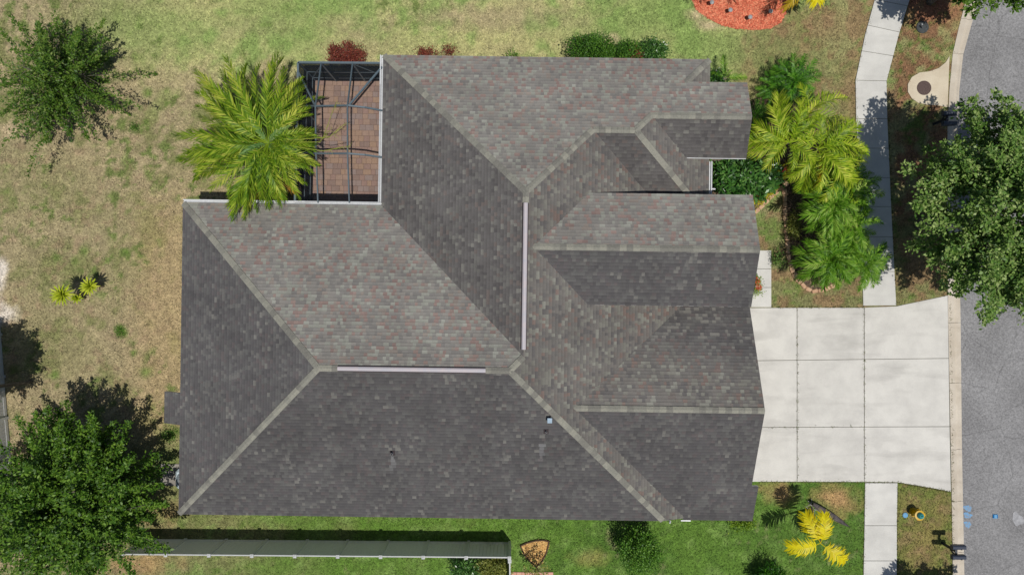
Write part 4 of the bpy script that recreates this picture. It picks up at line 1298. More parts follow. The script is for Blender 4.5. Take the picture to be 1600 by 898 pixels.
def palm(name, base, hub, fronds, label, cat='palm', group=None, trunk_r=(0.14, 0.10), trunk_mat=None, roll=1.0):
    """fronds: list of (mesh, azimuth, tilt, scale)"""
    root = empty(name, base); tag(root, label, cat, group)
    b, hb = Vector((0, 0, -0.05)), hub - base
    n = 9
    mb = MB()
    tp = []; tr = []
    for i in range(n * 2):
        t = i / (n * 2 - 1)
        tp.append(b.lerp(hb, t) + Vector((0, 0, 0))); tr.append((trunk_r[0] + (trunk_r[1] - trunk_r[0]) * t) * (1.06 if i % 2 else 0.95))
    mb.tube(tp, tr, 10); mb.build('trunk', trunk_mat or M['palm_bark'], root)
    for i, (me, azm, tilt, sc) in enumerate(fronds):
        o = link('frond', me, None, root)
        o.matrix_local = Matrix.Translation(hb + Vector((0, 0, 0.0))) @ Matrix.Rotation(azm, 4, 'Z') @ Matrix.Rotation(-tilt, 4, 'Y') @ Matrix.Rotation(R(((i * 37) % 71) - 35) * roll, 4, 'X') @ Matrix.Diagonal((sc[0] if hasattr(sc, '__len__') else sc, sc[1] if hasattr(sc, '__len__') else sc, sc[1] if hasattr(sc, '__len__') else sc, 1))
    return root

def leaf_quads(P0, D, U, L, W):
    """diamond leaves: base P0, direction D, side U"""
    n = len(P0)
    V = np.zeros((n, 4, 3))
    V[:, 0] = P0
    V[:, 1] = P0 + D * (L * .45)[:, None] + U * (W * .5)[:, None]
    V[:, 2] = P0 + D * L[:, None]
    V[:, 3] = P0 + D * (L * .45)[:, None] - U * (W * .5)[:, None]
    return V.reshape(-1, 3)

def rand_unit(rng, n):
    v = rng.normal(size=(n, 3)); return v / np.linalg.norm(v, axis=1, keepdims=True)

def leaf_mesh(name, centers, rad, per, L, W, rng, flat=0.6, up_bias=0.5, outward=None):
    nC = len(centers)
    c = np.repeat(np.asarray(centers), per, 0)
    r = np.repeat(np.asarray(rad), per)
    n = len(c)
    off = rng.normal(size=(n, 3)) * 0.5; off[:, 2] *= flat
    p = c + off * r[:, None]
    nr = rand_unit(rng, n); nr[:, 2] = np.abs(nr[:, 2]) + up_bias; nr /= np.linalg.norm(nr, axis=1, keepdims=True)
    d = rand_unit(rng, n)
    if outward is not None: d = d * 0.8 + off * 1.2
    d -= nr * np.sum(d * nr, 1, keepdims=True); d /= np.linalg.norm(d, axis=1, keepdims=True) + 1e-9
    u = np.cross(nr, d)
    l = rng.uniform(L * .7, L * 1.25, n); w = l * W
    V = leaf_quads(p, d, u, l, w)
    return np_mesh(name, V, np.arange(n * 4), np.full(n, 4))

def tree(name, base, h, crown_c, rx, ry, rz, label, mat, tips=150, per=110, leaf=0.085, clump=0.5, trunk_r=0.2, seed=0, hole=0.0, spiky=0.0, w=0.5, cat='tree', up_bias=0.5, elong=1.25, thin=1.0, low=-0.55):
    """crown_c: crown centre relative to base"""
    rng = np.random.default_rng(seed); rr = random.Random(seed)
    root = empty(name, base); tag(root, label, cat)
    cc = np.array(crown_c)
    ends = []
    while len(ends) < tips:
        d = rand_unit(rng, 1)[0]
        if d[2] < low: continue
        lump = 0.72 + 0.42 * (vnoise(d[0] * 2.3 + 7 * seed + 5, d[1] * 2.3 + d[2] * 1.7 + 3, seed) ) 
        if hole and vnoise(d[0] * 3.1 + 40, d[1] * 3.1 + d[2] * 2 + 11, seed + 3) < hole: continue
        q = rng.uniform(0.35, 1.0) ** 0.6 * lump * (1 + spiky * rng.uniform(-.2, .5))
        ends.append(cc + d * q * np.array([rx, ry, rz]))
    ends = np.array(ends)
    mb = MB()
    fork = Vector((crown_c[0] * 0.35, crown_c[1] * 0.35, max(0.6, crown_c[2] - rz * 0.75)))
    mb.tube([Vector((0, 0, -0.1)), Vector((0, 0, 0.25)), fork * 0.55 + Vector((rr.uniform(-.08, .08), rr.uniform(-.08, .08), 0)), fork], [trunk_r * 1.35, trunk_r, trunk_r * .85, trunk_r * .75], 10)
    mains = []
    for k in range(7):
        a = 2 * math.pi * k / 7 + rr.uniform(-.3, .3)
        m = Vector((crown_c[0] + math.cos(a) * rx * .45, crown_c[1] + math.sin(a) * ry * .45, crown_c[2] + rr.uniform(-.25, .35) * rz))
        mid = fork.lerp(m, 0.5) + Vector((0, 0, 0.15))
        mb.tube([fork, mid, m], [trunk_r * .5, trunk_r * .33, trunk_r * .18], 6, False)
        mains.append((mid, m))
    for e in ends:
        ev = Vector(e)
        mid, m = min(mains, key=lambda q: (q[1] - ev).length)
        st = mid.lerp(m, rr.uniform(0.3, 1.0))
        bend = st.lerp(ev, 0.55) + Vector((rr.uniform(-.1, .1), rr.uniform(-.1, .1), rr.uniform(0, .12)))
        mb.tube([st, bend, ev], [trunk_r * .11, trunk_r * .07, 0.008], 4, False)
    mb.build('trunk', M['tree_bark'], root, smooth=True)
    # foliage strung along the outer part of every branch, leaves pointing outwards
    sta = np.array([min(mains, key=lambda q: (q[1] - Vector(e)).length)[1] for e in ends])
    dv = ends - sta; ln = np.linalg.norm(dv, axis=1, keepdims=True) + 1e-6; dv = dv / ln; dv[:, 2] *= 0.6
    outer = ends - cc; outer /= np.linalg.norm(outer, axis=1, keepdims=True) + 1e-6
    dv = dv * 0.5 + outer * 0.7; dv /= np.linalg.norm(dv, axis=1, keepdims=True) + 1e-6
    cl = rng.uniform(clump * .7, clump * 1.35, len(ends))
    E = np.repeat(ends, per, 0); D0 = np.repeat(dv, per, 0); CL = np.repeat(cl, per)
    n = len(E)
    t = rng.uniform(-1.0, 0.55, n)
    taper = np.clip(1.0 - np.maximum(t, 0) * 1.5, 0.15, 1)
    off = rng.normal(size=(n, 3)) * np.array([0.36, 0.36, 0.2]) * thin * (CL * taper)[:, None]
    p = E + D0 * (t * CL * elong)[:, None] + off
    nr = rand_unit(rng, n); nr[:, 2] = np.abs(nr[:, 2]) + up_bias; nr /= np.linalg.norm(nr, axis=1, keepdims=True)
    d = D0 * 0.8 + rand_unit(rng, n) * 0.9
    d -= nr * np.sum(d * nr, 1, keepdims=True); d /= np.linalg.norm(d, axis=1, keepdims=True) + 1e-9
    l = leaf * rng.uniform(.55, 1.6, n)
    me = np_mesh('crown', leaf_quads(p, d, np.cross(nr, d), l, l * w), np.arange(n * 4), np.full(n, 4))
    link('crown', me, mat, root)
    return root

def shrub(name, px, py, z, rx, ry, rz, label, mat, n=60, per=40, leaf=0.09, w=0.5, clump=0.22, seed=0, cat='shrub', group=None, up_bias=0.3, flower=None):
    """crown centre seen at px,py at height z; rx, ry, rz in metres"""
    rng = np.random.default_rng(seed)
    p = P(px, py, z); base = Vector((p.x, p.y, 0))
    root = empty(name, base); tag(root, label, cat, group)
    d = rand_unit(rng, n); q = rng.uniform(.3, 1, n) ** .5 * (0.75 + .4 * rng.random(n))
    c = d * q[:, None] * np.array([rx, ry, rz]); c[:, 2] += z; c[:, 2] = np.maximum(c[:, 2], 0.06)
    me = leaf_mesh('foliage', c, np.full(n, clump), per, leaf, w, rng, flat=.7, up_bias=up_bias, outward=True)
    link('foliage', me, mat, root)
    mb = MB()
    for e in c[::3]:
        mb.tube([Vector((e[0] * .1, e[1] * .1, 0)), Vector((e[0] * .5, e[1] * .5, e[2] * .6)), Vector(e)], [0.018, 0.012, 0.005], 4, False)
    mb.build('stem', M['twig'], root)
    if flower:
        fm, k = flower
        cf = c[np.argsort(-c[:, 2])[:k]] + np.array([0, 0, 0.12])
        for f_ in cf:
            link('flower', leaf_mesh('flower', [f_], [0.09], 16, 0.09, .8, rng, up_bias=.8), fm, root)
    return root

# ---------------------------------------------------------------- trees
b = P(1437, 350)
tree('oak_tree', b, 7, (0.4, 0.2, 5.6), 3.9, 4.4, 2.3, 'large live oak with dense dark green crown overhanging the road', M['oak_dark'], tips=300, per=280, leaf=0.125, clump=0.62, trunk_r=0.24, seed=3, hole=0.14, w=0.6, spiky=0.25, elong=1.35, thin=0.9)
b = P(170, 752)
tree('shade_tree', b, 6, (0.0, -0.1, 3.0), 3.7, 3.6, 2.3, 'big bright green leafy tree at the bottom left beside the fence', M['ash'], tips=320, per=250, leaf=0.125, clump=0.6, trunk_r=0.18, seed=8, hole=0.08, spiky=0.4, w=0.5, elong=1.8, thin=0.7, low=-0.95)
b = P(134, 140)
tree('young_tree', b, 4, (-0.1, 0.0, 1.95), 2.45, 2.4, 1.5, 'spiky young tree with dense dark green branches at the top left of the lawn', M['crape'], tips=150, per=170, leaf=0.115, clump=0.55, trunk_r=0.09, seed=15, hole=0.32, spiky=1.0, w=0.4, elong=2.4, thin=0.45, low=-0.95)
b = P(1452, 4)
tree('street_tree', b, 5, (0.15, 0.0, 4.1), 2.2, 2.1, 1.4, 'bright green street tree cut off by the top edge near the road', M['ash'], tips=110, per=180, leaf=0.15, clump=0.5, trunk_r=0.13, seed=21, hole=0.1)
b = P(1452, 976)
tree('street_tree', b, 5, (0.0, 0.0, 4.0), 2.4, 2.3, 1.4, 'street tree below the bottom edge whose shadow falls on the verge', M['oak'], tips=100, per=150, leaf=0.15, clump=0.5, trunk_r=0.13, seed=22, hole=0.2)
tree('screen_tree', P(48, 596), 4, (0.0, 0.0, 4.3), 1.3, 1.9, 1.1, 'dark tree beyond the far left edge shading the grass by the fence', M['oak_dark'], tips=70, per=130, leaf=0.14, clump=0.5, trunk_r=0.09, seed=25)

# ---------------------------------------------------------------- palms
def variants(prefix, specs, mat, **kw):
    return [frond_mesh('frond', *s, 100 + i * 7 + hash(prefix) % 1 + len(prefix) * 13, mat, **kw) for i, s in enumerate(specs)]
# big date palm left of the enclosure
DATE = {k: [frond_mesh('frond', 3.0, 42, 0.42, 0.036, a0, a1, 11 + 3 * j + int(a0), M['date'], curl=c, vee=0.6, spread=(50, 17), droop=(0.02, 0.3)) for j, c in enumerate((-0.18, 0.0, 0.2))] for k, a0, a1 in (('low', 12, 48), ('mid', 34, 42), ('high', 62, 30))}
M['date_young'] = leaf_mat('young_palm_leaflets', F((70, 112, 50), (96, 140, 70), (130, 166, 92), (170, 190, 110)), 0.25)
YOUNG = [frond_mesh('frond', 1.9, 40, 0.30, 0.036, 55, 25, 91 + j, M['date_young'], vee=0.5, spread=(48, 18)) for j in range(2)]
DRY = [frond_mesh('frond', 2.6, 34, 0.42, 0.045, -8, 60, 77, M['date_dead'], spread=(45, 20))]
hub = P(420, 224, 4.1)
base = Vector((hub.x + 0.1, hub.y - 0.05, 0))
rr = random.Random(4)
fr = []
def date_len(a):
    # reach in pixels by direction (degrees, 0 = right, 90 = up)
    d = math.degrees(a) % 360
    xs = [0, 30, 60, 90, 120, 150, 180, 210, 240, 270, 300, 330, 360]
    ys = [70, 74, 118, 152, 158, 160, 150, 146, 128, 100, 92, 76, 70]
    return np.interp(d, xs, ys) / 38.0
for i in range(42):
    a = 2 * math.pi * (i + rr.uniform(-.7, .7)) / 42
    L = date_len(a) * rr.uniform(0.84, 1.02); sc = L / 2.72
    fr.append((rr.choice(DATE['low']), a, R(rr.uniform(-14, 12)), (sc, 0.5 + 0.5 * sc)))
for i in range(30):
    a = 2 * math.pi * (i + rr.uniform(-.7, .7)) / 30
    L = date_len(a) * rr.uniform(0.68, 0.86); sc = L / 2.5
    fr.append((rr.choice(DATE['mid']), a, R(rr.uniform(-14, 14)), (sc, 0.55 + 0.45 * sc)))
for i in range(20):
    a = R(rr.uniform(80, 250))
    L = date_len(a) * rr.uniform(0.84, 1.04); sc = L / 2.72
    fr.append((rr.choice(DATE['low']), a, R(rr.uniform(-20, 4)), (sc, 0.5 + 0.4 * sc)))
for i in range(8):
    a = 2 * math.pi * (i + rr.uniform(-.4, .4)) / 8
    fr.append((rr.choice(YOUNG if i % 2 else DATE['high']), a, R(rr.uniform(-8, 10)), rr.uniform(0.62, 0.8)))
for i, a in enumerate((150, 172, 200, 262, 250, 278, 95, 120)):
    fr.append((DRY[0], R(a), R(-8), date_len(R(a)) / 2.6))
palm('date_palm', base, hub, fr, 'huge yellow-green feathery palm overhanging the screened patio and roof edge', trunk_r=(0.24, 0.2))
# arching bare sprays over the screen roof
sp = empty('palm_spray', Vector((hub.x, hub.y, hub.z))); tag(sp, 'thin drooping fruit stalks from the big palm over the screen roof', 'fruit stalk')
for (ex, ey, bx, by) in ((527, 157, 505, 215), (541, 192, 515, 214), (548, 228, 505, 236), (519, 200, 500, 222)):
    mb = MB(); p0 = hub; p1 = P(bx, by, 4.35); p2 = P(ex, ey, 3.8)
    mb.tube([p0.lerp(p1, .3) + Vector((0, 0, .15)), p1, p1.lerp(p2, .6) + Vector((0, 0, .05)), p2], [0.018, 0.015, 0.011, 0.006], 5)
    keep_parent(mb.build('stalk', M['stem']), sp)
    mb = MB()
    for k in range(16):
        q = p1.lerp(p2, rr.uniform(.1, 1)); e = q + Vector((rr.uniform(-.22, .22), rr.uniform(-.22, .22), rr.uniform(-.15, .02)))
        mb.tube([q, e], [0.006, 0.003], 3, False)
    keep_parent(mb.build('twig', M['stem']), sp)['kind'] = 'stuff'

# front garden palms
def broad(mat, L, pairs, leaf, wid, seed, angs, spread=(62, 30), vee=0.5):
    return [frond_mesh('frond', L, pairs, leaf, wid, a0, a1, seed + 5 * j, mat, curl=c, spread=spread, vee=vee) for j, (a0, a1, c) in enumerate(angs)]
AR = broad(M['areca'], 2.2, 34, 0.60, 0.042, 31, ((26, 42, -.2), (34, 36, .15), (16, 52, 0), (50, 30, .1)))
ARG = broad(M['areca_gold'], 2.0, 26, 0.55, 0.05, 32, ((20, 44, .1),))
RB = broad(M['robellini'], 1.7, 40, 0.42, 0.036, 33, ((24, 40, -.15), (36, 36, .2), (52, 30, 0), (10, 50, .1)), spread=(60, 24))
CY = broad(M['cycad'], 1.25, 34, 0.26, 0.026, 34, ((20, 35, 0), (34, 30, .1), (8, 40, -.1)), spread=(70, 40))
YP = broad(M['yellow_palm'], 1.5, 30, 0.52, 0.066, 35, ((22, 40, -.1), (30, 36, .1)), spread=(72, 40), vee=0.2)
def ring(meshes, n, tilt, sc, seed, start=0.0, arc=360.0):
    q = random.Random(seed)
    return [(q.choice(meshes), R(start + arc * (i + q.uniform(-.3, .3)) / n), R(q.uniform(tilt[0], tilt[1])), q.uniform(*sc)) for i in range(n)]
def plant_palm(name, px, py, z, fr, label, mat=None, lean=(0, 0), r=(0.09, 0.07), cat='palm', group=None):
    hb = P(px, py, z); return palm(name, Vector((hb.x + lean[0], hb.y + lean[1], 0)), hb, fr, label, cat, group, r)
# areca cluster
plant_palm('areca_palm', 1232, 222, 2.9, [(AR[0], R(112), 0, 1.0), (AR[2], R(178), 0, 1.05), (AR[1], R(150), R(5), .8), (AR[3], R(75), R(5), .85), (AR[1], R(48), 0, 1.0), (AR[0], R(20), 0, .9), (AR[2], R(200), 0, .8), (ARG[0], R(62), R(-4), 1.0), (AR[3], R(260), 0, .6), (AR[1], R(320), 0, .7), (AR[0], R(130), R(12), .8), (AR[2], R(165), R(-8), .9), (AR[1], R(95), R(-6), .95), (AR[0], R(190), R(10), .7), (AR[3], R(30), R(10), .7), (AR[1], R(228), R(-5), .7)],
           'tall yellow-green areca palm with broad fronds reaching over the front gable')
plant_palm('areca_palm', 1278, 232, 2.9, [(AR[0], R(2), 0, 1.0), (AR[1], R(28), 0, .95), (AR[2], R(335), 0, .95), (AR[3], R(300), 0, .9), (AR[1], R(265), 0, .85), (AR[0], R(60), 0, .85), (AR[2], R(235), 0, .8), (AR[3], R(100), R(5), .7), (AR[2], R(160), R(5), .8), (AR[1], R(315), R(-5), 1.0), (ARG[0], R(280), R(-10), .8), (AR[0], R(15), R(10), .8), (AR[1], R(350), R(-6), 1.0), (AR[3], R(45), R(8), .8), (AR[0], R(130), R(8), .7), (AR[2], R(250), R(-8), .9)],
           'yellow-green areca palm reaching over the shaded pavement')
plant_palm('areca_palm', 1262, 175, 2.4, [(AR[1], R(15), 0, .85), (AR[0], R(345), 0, .85), (AR[2], R(45), 0, .7), (AR[3], R(110), 0, .6), (AR[0], R(320), 0, .8), (AR[3], R(200), 0, .6)],
           'smaller yellow-green areca palm between the dark fan plant and the pavement')
# dark green cycad-like palms
plant_palm('cycad', 1244, 128, 0.9, ring(CY, 22, (-6, 14), (.85, 1.1), 1) + ring(CY, 9, (25, 45), (.6, .8), 2), 'dark green cycad rosette at the top of the front garden', cat='cycad', r=(0.16, 0.14))
plant_palm('cycad', 1213, 138, 0.6, ring(CY, 16, (-6, 14), (.6, .8), 3), 'low shaded cycad half under the areca fronds', cat='cycad', r=(0.12, 0.1))
plant_palm('cycad', 1180, 182, 0.7, ring(CY, 18, (-4, 20), (.6, .9), 5), 'dark cycad pressed against the front gable wall', cat='cycad', r=(0.12, 0.1))
plant_palm('areca_palm', 1308, 262, 2.3, ring(AR, 12, (-10, 8), (.55, .8), 51), 'low areca palm filling the gap above the green feathery palms')
plant_palm('pygmy_palm', 1334, 352, 1.8, ring(RB, 18, (-8, 8), (.6, .85), 52), 'green palm between the two bright palms and the pavement')
plant_palm('pygmy_palm', 1302, 318, 2.1, ring(RB, 28, (-10, 8), (.8, 1.08), 11) + ring(RB, 14, (12, 32), (.65, .85), 12), 'bright green feathery palm in the middle of the stone-edged bed')
plant_palm('pygmy_palm', 1296, 404, 1.7, ring(RB, 26, (-10, 8), (.72, .96), 13) + ring(RB, 12, (12, 32), (.55, .8), 14), 'bright green feathery palm at the lower end of the stone-edged bed')
plant_palm('pygmy_palm', 1349, 412, 1.9, ring(RB, 20, (-10, 8), (.6, .82), 15) + ring(RB, 9, (12, 32), (.5, .6), 16), 'light green palm leaning over the pavement near the driveway')
plant_palm('pygmy_palm', 1336, 288, 1.9, ring(RB, 18, (-8, 8), (.6, .85), 17), 'shaded green palm at the pavement edge below the areca fronds')
# small palm in the corner by the hip
plant_palm('young_palm', 1133, 122, 0.6, [(RB[1], R(88), R(10), .62), (RB[0], R(5), R(0), .62), (RB[2], R(40), R(-10), .3), (RB[3], R(150), 0, .4)], 'small young palm in the corner beside the front roof bay')
# yellow palm on the lower lawn, leaning
hb = P(1282, 848, 2.2); bs = P(1268, 793)
palm('yellow_palm', bs, hb, [(YP[0], R(118), R(-4), .95), (YP[1], R(80), R(0), .9), (YP[0], R(195), R(-4), .95), (YP[1], R(322), R(-4), .98)], 'bright yellow young palm with four fronds on the lower front lawn', 'palm', None, (0.075, 0.045), roll=0.15)
# fallen dead sheath
ds = empty('palm_sheath', P(1272, 787)); tag(ds, 'dark grey dead palm sheath lying tapered on the grass by the yellow palm', 'dead sheath')
mb = MB(); a, b = P(1270, 787, 0.35), P(1328, 823, 0.12)
d = (b - a); L = d.length; d.normalize(); s = Vector((-d.y, d.x, 0)).normalized()
vs, fs = [], []
K = 12
for i in range(K + 1):
    t = i / K; wv = 0.125 * math.sin(math.pi * (0.16 + 0.84 * t)) ** 0.8 + 0.008
    p = a + d * L * t + Vector((0, 0, 0.12 * math.sin(math.pi * t)))
    for o_, hz in ((-1, 0.0), (-.5, .06), (0, .09), (.5, .06), (1, 0)):
        vs.append(p + s * wv * o_ + Vector((0, 0, hz - .02)))
    for o_, hz in ((1, -.03), (0, .03), (-1, -.03)):
        vs.append(p + s * wv * o_ * .98 + Vector((0, 0, hz - .02)))
for i in range(K):
    for k in range(8):
        fs.append((i * 8 + k, i * 8 + (k + 1) % 8, (i + 1) * 8 + (k + 1) % 8, (i + 1) * 8 + k))
fs += [tuple(range(8)), tuple(range(K * 8, K * 8 + 8))]
mb.add(vs, fs); me = mb.mesh('sheath'); bm = bmesh.new(); bm.from_mesh(me); bmesh.ops.recalc_face_normals(bm, faces=bm.faces); bm.to_mesh(me); bm.free()
keep_parent(link('sheath', me, M['dead']), ds)
mb = MB()
for k in range(16):
    q = P(1268 + rr.uniform(-6, 8), 790 + rr.uniform(-5, 5)); e = q + Vector((rr.uniform(-.3, .3), rr.uniform(-.2, .3), rr.uniform(.05, .3)))
    mb.tube([q, e], [0.02, 0.008], 4)
keep_parent(mb.build('husk', noise_mat('dry_husk', A(150, 146, 144), A(196, 192, 190), 9)), ds)
# palm beyond the top edge over the red bed
plant_palm('golden_palm', 1262, -55, 1.9, [(frond_mesh('frond', 2.3, 34, .5, .05, 20, 45, 61, M['areca_gold']), R(248), 0, .95), (YP[1], R(282), 0, 1.2), (AR[0], R(200), 0, 1.0), (AR[1], R(140), 0, 1.0), (AR[2], R(20), 0, 1.0), (AR[1], R(320), 0, .8)], 'golden palm at the top edge with fronds hanging over the red mulch')
plant_palm('garden_palm', 1150, -78, 2.6, ring(AR, 12, (-6, 8), (.9, 1.1), 71), 'palm above the top edge casting frond shadows on the red mulch')
# yuccas
def yucca(px, py, z, r, n, seed, label, bpx=None):
    hb = P(px, py, z); root = empty('yucca', Vector((hb.x, hb.y, 0))); tag(root, label, 'yucca', 'spiky yuccas on the left lawn')
    q = random.Random(seed)
    MB().tube([(0, 0, -.05), (0.02, 0.01, z * .5), (0, 0, z)], [.06, .05, .05], 8).build('stem', M['palm_bark'], root)
    for i in range(n):
        a = 2 * math.pi * i * 0.381966; e = R(5 + 75 * (i / n) ** 1.3 + q.uniform(-6, 6))
        L = r * q.uniform(.85, 1.1) * (0.75 + .25 * math.cos(e))
        mb = MB()
        vs = []
        for t, w in ((0, .03), (.4, .042), (.8, .025), (1, 0.002)):
            x = L * t * math.cos(e); zz = L * t * math.sin(e) - .12 * L * t * t
            vs += [(x, -w, zz), (x, w, zz)]
        mb.add(vs, [(0, 2, 3, 1), (2, 4, 5, 3), (4, 6, 7, 5)])
        o = mb.build('leaf', M['yucca'], root); o.location = (0, 0, z); o.rotation_euler = (0, 0, a)
yucca(97, 460, 1.7, .58, 46, 1, 'largest spiky yellow-green yucca rosette, leftmost on the left lawn')
yucca(140, 447, 1.05, .5, 44, 2, 'spiky yellow-green yucca rosette, rightmost on the left lawn')
yucca(120, 466, .6, .32, 26, 3, 'smallest yucca rosette between the two larger ones')

# ---------------------------------------------------------------- shrubs
shrub('red_shrub', 541, 85, .7, .95, .5, .5, 'dark red leafy shrub above the screen enclosure', M['red_leaf'], 80, 45, .08, seed=1)
shrub('red_shrub', 668, 84, .5, .5, .16, .3, 'low red plants showing along the top roof edge', M['red_leaf'], 26, 26, .08, seed=2)
shrub('red_shrub', 703, 80, .5, .22, .22, .35, 'single dark red spiky plant at the top roof edge', M['red_leaf'], 12, 22, .12, .22, seed=3)
shrub('hedge_shrub', 924, 76, .95, 1.15, .6, .6, 'larger round green shrub above the top roof edge', M['shrub'], 110, 60, .085, seed=4)
shrub('hedge_shrub', 982, 80, .8, .6, .45, .5, 'middle green shrub above the top roof edge', M['shrub'], 55, 50, .085, seed=5)
shrub('hedge_shrub', 1020, 80, .8, .7, .45, .5, 'dark green shrub at the right end of the row above the roof', M['philo'], 60, 45, .1, seed=6)
shrub('red_shrub', 992, 86, .9, .18, .14, .2, 'small reddish plant between the green shrubs above the roof', M['red_leaf'], 9, 20, .12, .25, seed=16)
shrub('hedge_shrub', 803, 86, .6, .25, .12, .2, 'tiny green tuft at the middle of the top roof edge', M['shrub'], 9, 22, .08, seed=17)
shrub('leafy_shrub', 1167, 277, 1.0, 1.55, .75, .75, 'large glossy dark green shrub between the two front gables', M['philo'], 150, 34, .26, .42, .32, seed=7, up_bias=.6)
shrub('croton', 1200, 292, .45, .28, .34, .3, 'yellow leafy croton beside the stone edging', M['croton'], 26, 26, .11, seed=8, flower=(M['flower'], 3))
shrub('croton', 1184, 308, .4, .18, .34, .25, 'yellow croton at the corner of the middle gable with red flowers', M['croton'], 20, 24, .11, seed=9, flower=(M['flower'], 2))
shrub('croton', 1222, 268, .45, .2, .3, .3, 'yellow croton under the areca fronds', M['croton'], 20, 24, .1, seed=10, flower=(M['flower'], 1))
shrub('flower_plant', 1181, 446, .4, .12, .5, .3, 'low green plant with orange flowers beside the front walk', M['shrub_lime'], 26, 24, .08, seed=11, flower=(M['flower_orange'], 6))
shrub('round_shrub', 1000, 862, 1.3, .95, .95, .9, 'round leafy green shrub on the grass below the house', M['shrub'], 130, 48, .10, .5, .28, seed=12)
shrub('dark_shrub', 725, 892, 1.0, .6, .55, .7, 'dark green shrub behind the fence near its corner', M['philo'], 60, 40, .11, seed=13)
shrub('olive_shrub', 770, 886, .9, .7, .5, .5, 'olive yellow-green shrub in the fence corner', M['shrub_olive'], 70, 36, .11, seed=14)
shrub('spiky_shrub', 1208, 908, .8, .75, .6, .6, 'dark spiky shrub at the bottom edge of the front lawn', M['cycad'], 60, 36, .2, .2, seed=18)
shrub('corner_shrub', 1122, 122, .4, .35, .3, .3, 'small dark shrub tucked into the roof corner by the young palm', M['philo'], 24, 26, .11, seed=19)
shrub('bed_shrub', 1241, 352, .4, .2, .6, .3, 'grey-green low shrub along the stone edging', M['shrub_olive'], 50, 26, .08, seed=20)
shrub('bed_shrub', 1216, 402, .35, .16, .4, .25, 'dark low shrub outside the curved stone edging', M['oak_dark'], 20, 20, .08, seed=24)
shrub('weed_clump', 1160, 818, .2, .6, .16, .12, 'bright green weeds along the bottom corner of the garage', M['shrub_lime'], 24, 22, .1, seed=26)
shrub('weed_clump', 263, 680, .1, .3, .24, .08, 'bright green weed patch by the left eave', M['shrub'], 22, 22, .06, seed=27)
shrub('weed_clump', 188, 519, .06, .2, .22, .05, 'round bright green weed on the dry left lawn', M['shrub'], 20, 22, .05, seed=28)
shrub('weed_clump', 211, 200, .06, .2, .17, .05, 'round bright green weed on the upper left lawn', M['shrub'], 20, 22, .05, seed=29)
# sapling in the fan bed
tree('sapling', P(838, 876), 2, (0.05, -0.05, 1.2), .55, .5, .55, 'thin sparse sapling growing in the fan-shaped straw bed', M['shrub_olive'], tips=26, per=14, leaf=.09, clump=.2, trunk_r=.025, seed=31)
# ---------------------------------------------------------------- stones
se = empty('stone_edging', P(1232, 400)); tag(se, 'curved row of pale pinkish stones edging the front palm bed', 'stone edging')
def along(path, step):
    out = []; acc = 0.0
    for (x0, y0), (x1, y1) in zip(path[:-1], path[1:]):
        L = math.hypot(x1 - x0, y1 - y0); s = -acc
        s = acc
        while s < L:
            out.append((x0 + (x1 - x0) * s / L, y0 + (y1 - y0) * s / L, math.atan2(-(y1 - y0), x1 - x0))); s += step
        acc = s - L
    return out
STM = []
for k in range(4):
    mb = MB(); mb.box((0, 0, 0.05), (0.29, 0.17 + .02 * k, 0.12)); me = mb.mesh('stone')
    bm = bmesh.new(); bm.from_mesh(me); bmesh.ops.bevel(bm, geom=list(bm.edges), offset=.035, segments=1, affect='EDGES')
    q = random.Random(k)
    for v_ in bm.verts: v_.co += Vector((q.uniform(-.014, .014), q.uniform(-.014, .014), q.uniform(-.008, .008)))
    bm.to_mesh(me); bm.free(); me.materials.append(M['stone']); STM.append(me)
for path in ([(1182, 330), (1198, 314), (1217, 296), (1233, 284)], [(1225, 300), (1226, 335), (1229, 370), (1231, 400), (1237, 422), (1246, 438), (1258, 450), (1272, 455), (1286, 453), (1305, 444)]):
    for (x, y, a) in along(path, 10.2):
        p = P(x, y); o = link('stone', random.choice(STM), None)
        o.location = p; o.rotation_euler = (0, 0, a + random.uniform(-.12, .12)); keep_parent(o, se)
# pink pavers at the bottom edge
pp = empty('paver_strip', P(830, 900)); tag(pp, 'strip of pink pavers at the bottom edge beside the fence corner', 'paver strip')
for i in range(8):
    for j in range(4):
        mb = MB(); c = P(803 + i * 8.2 + (4 if j % 2 else 0), 896 + j * 6.8); mb.box((c.x, c.y, 0.02), (0.235, 0.195, 0.06))
        keep_parent(mb.build('paver', M['pink_paver'], bevel=.008), pp)

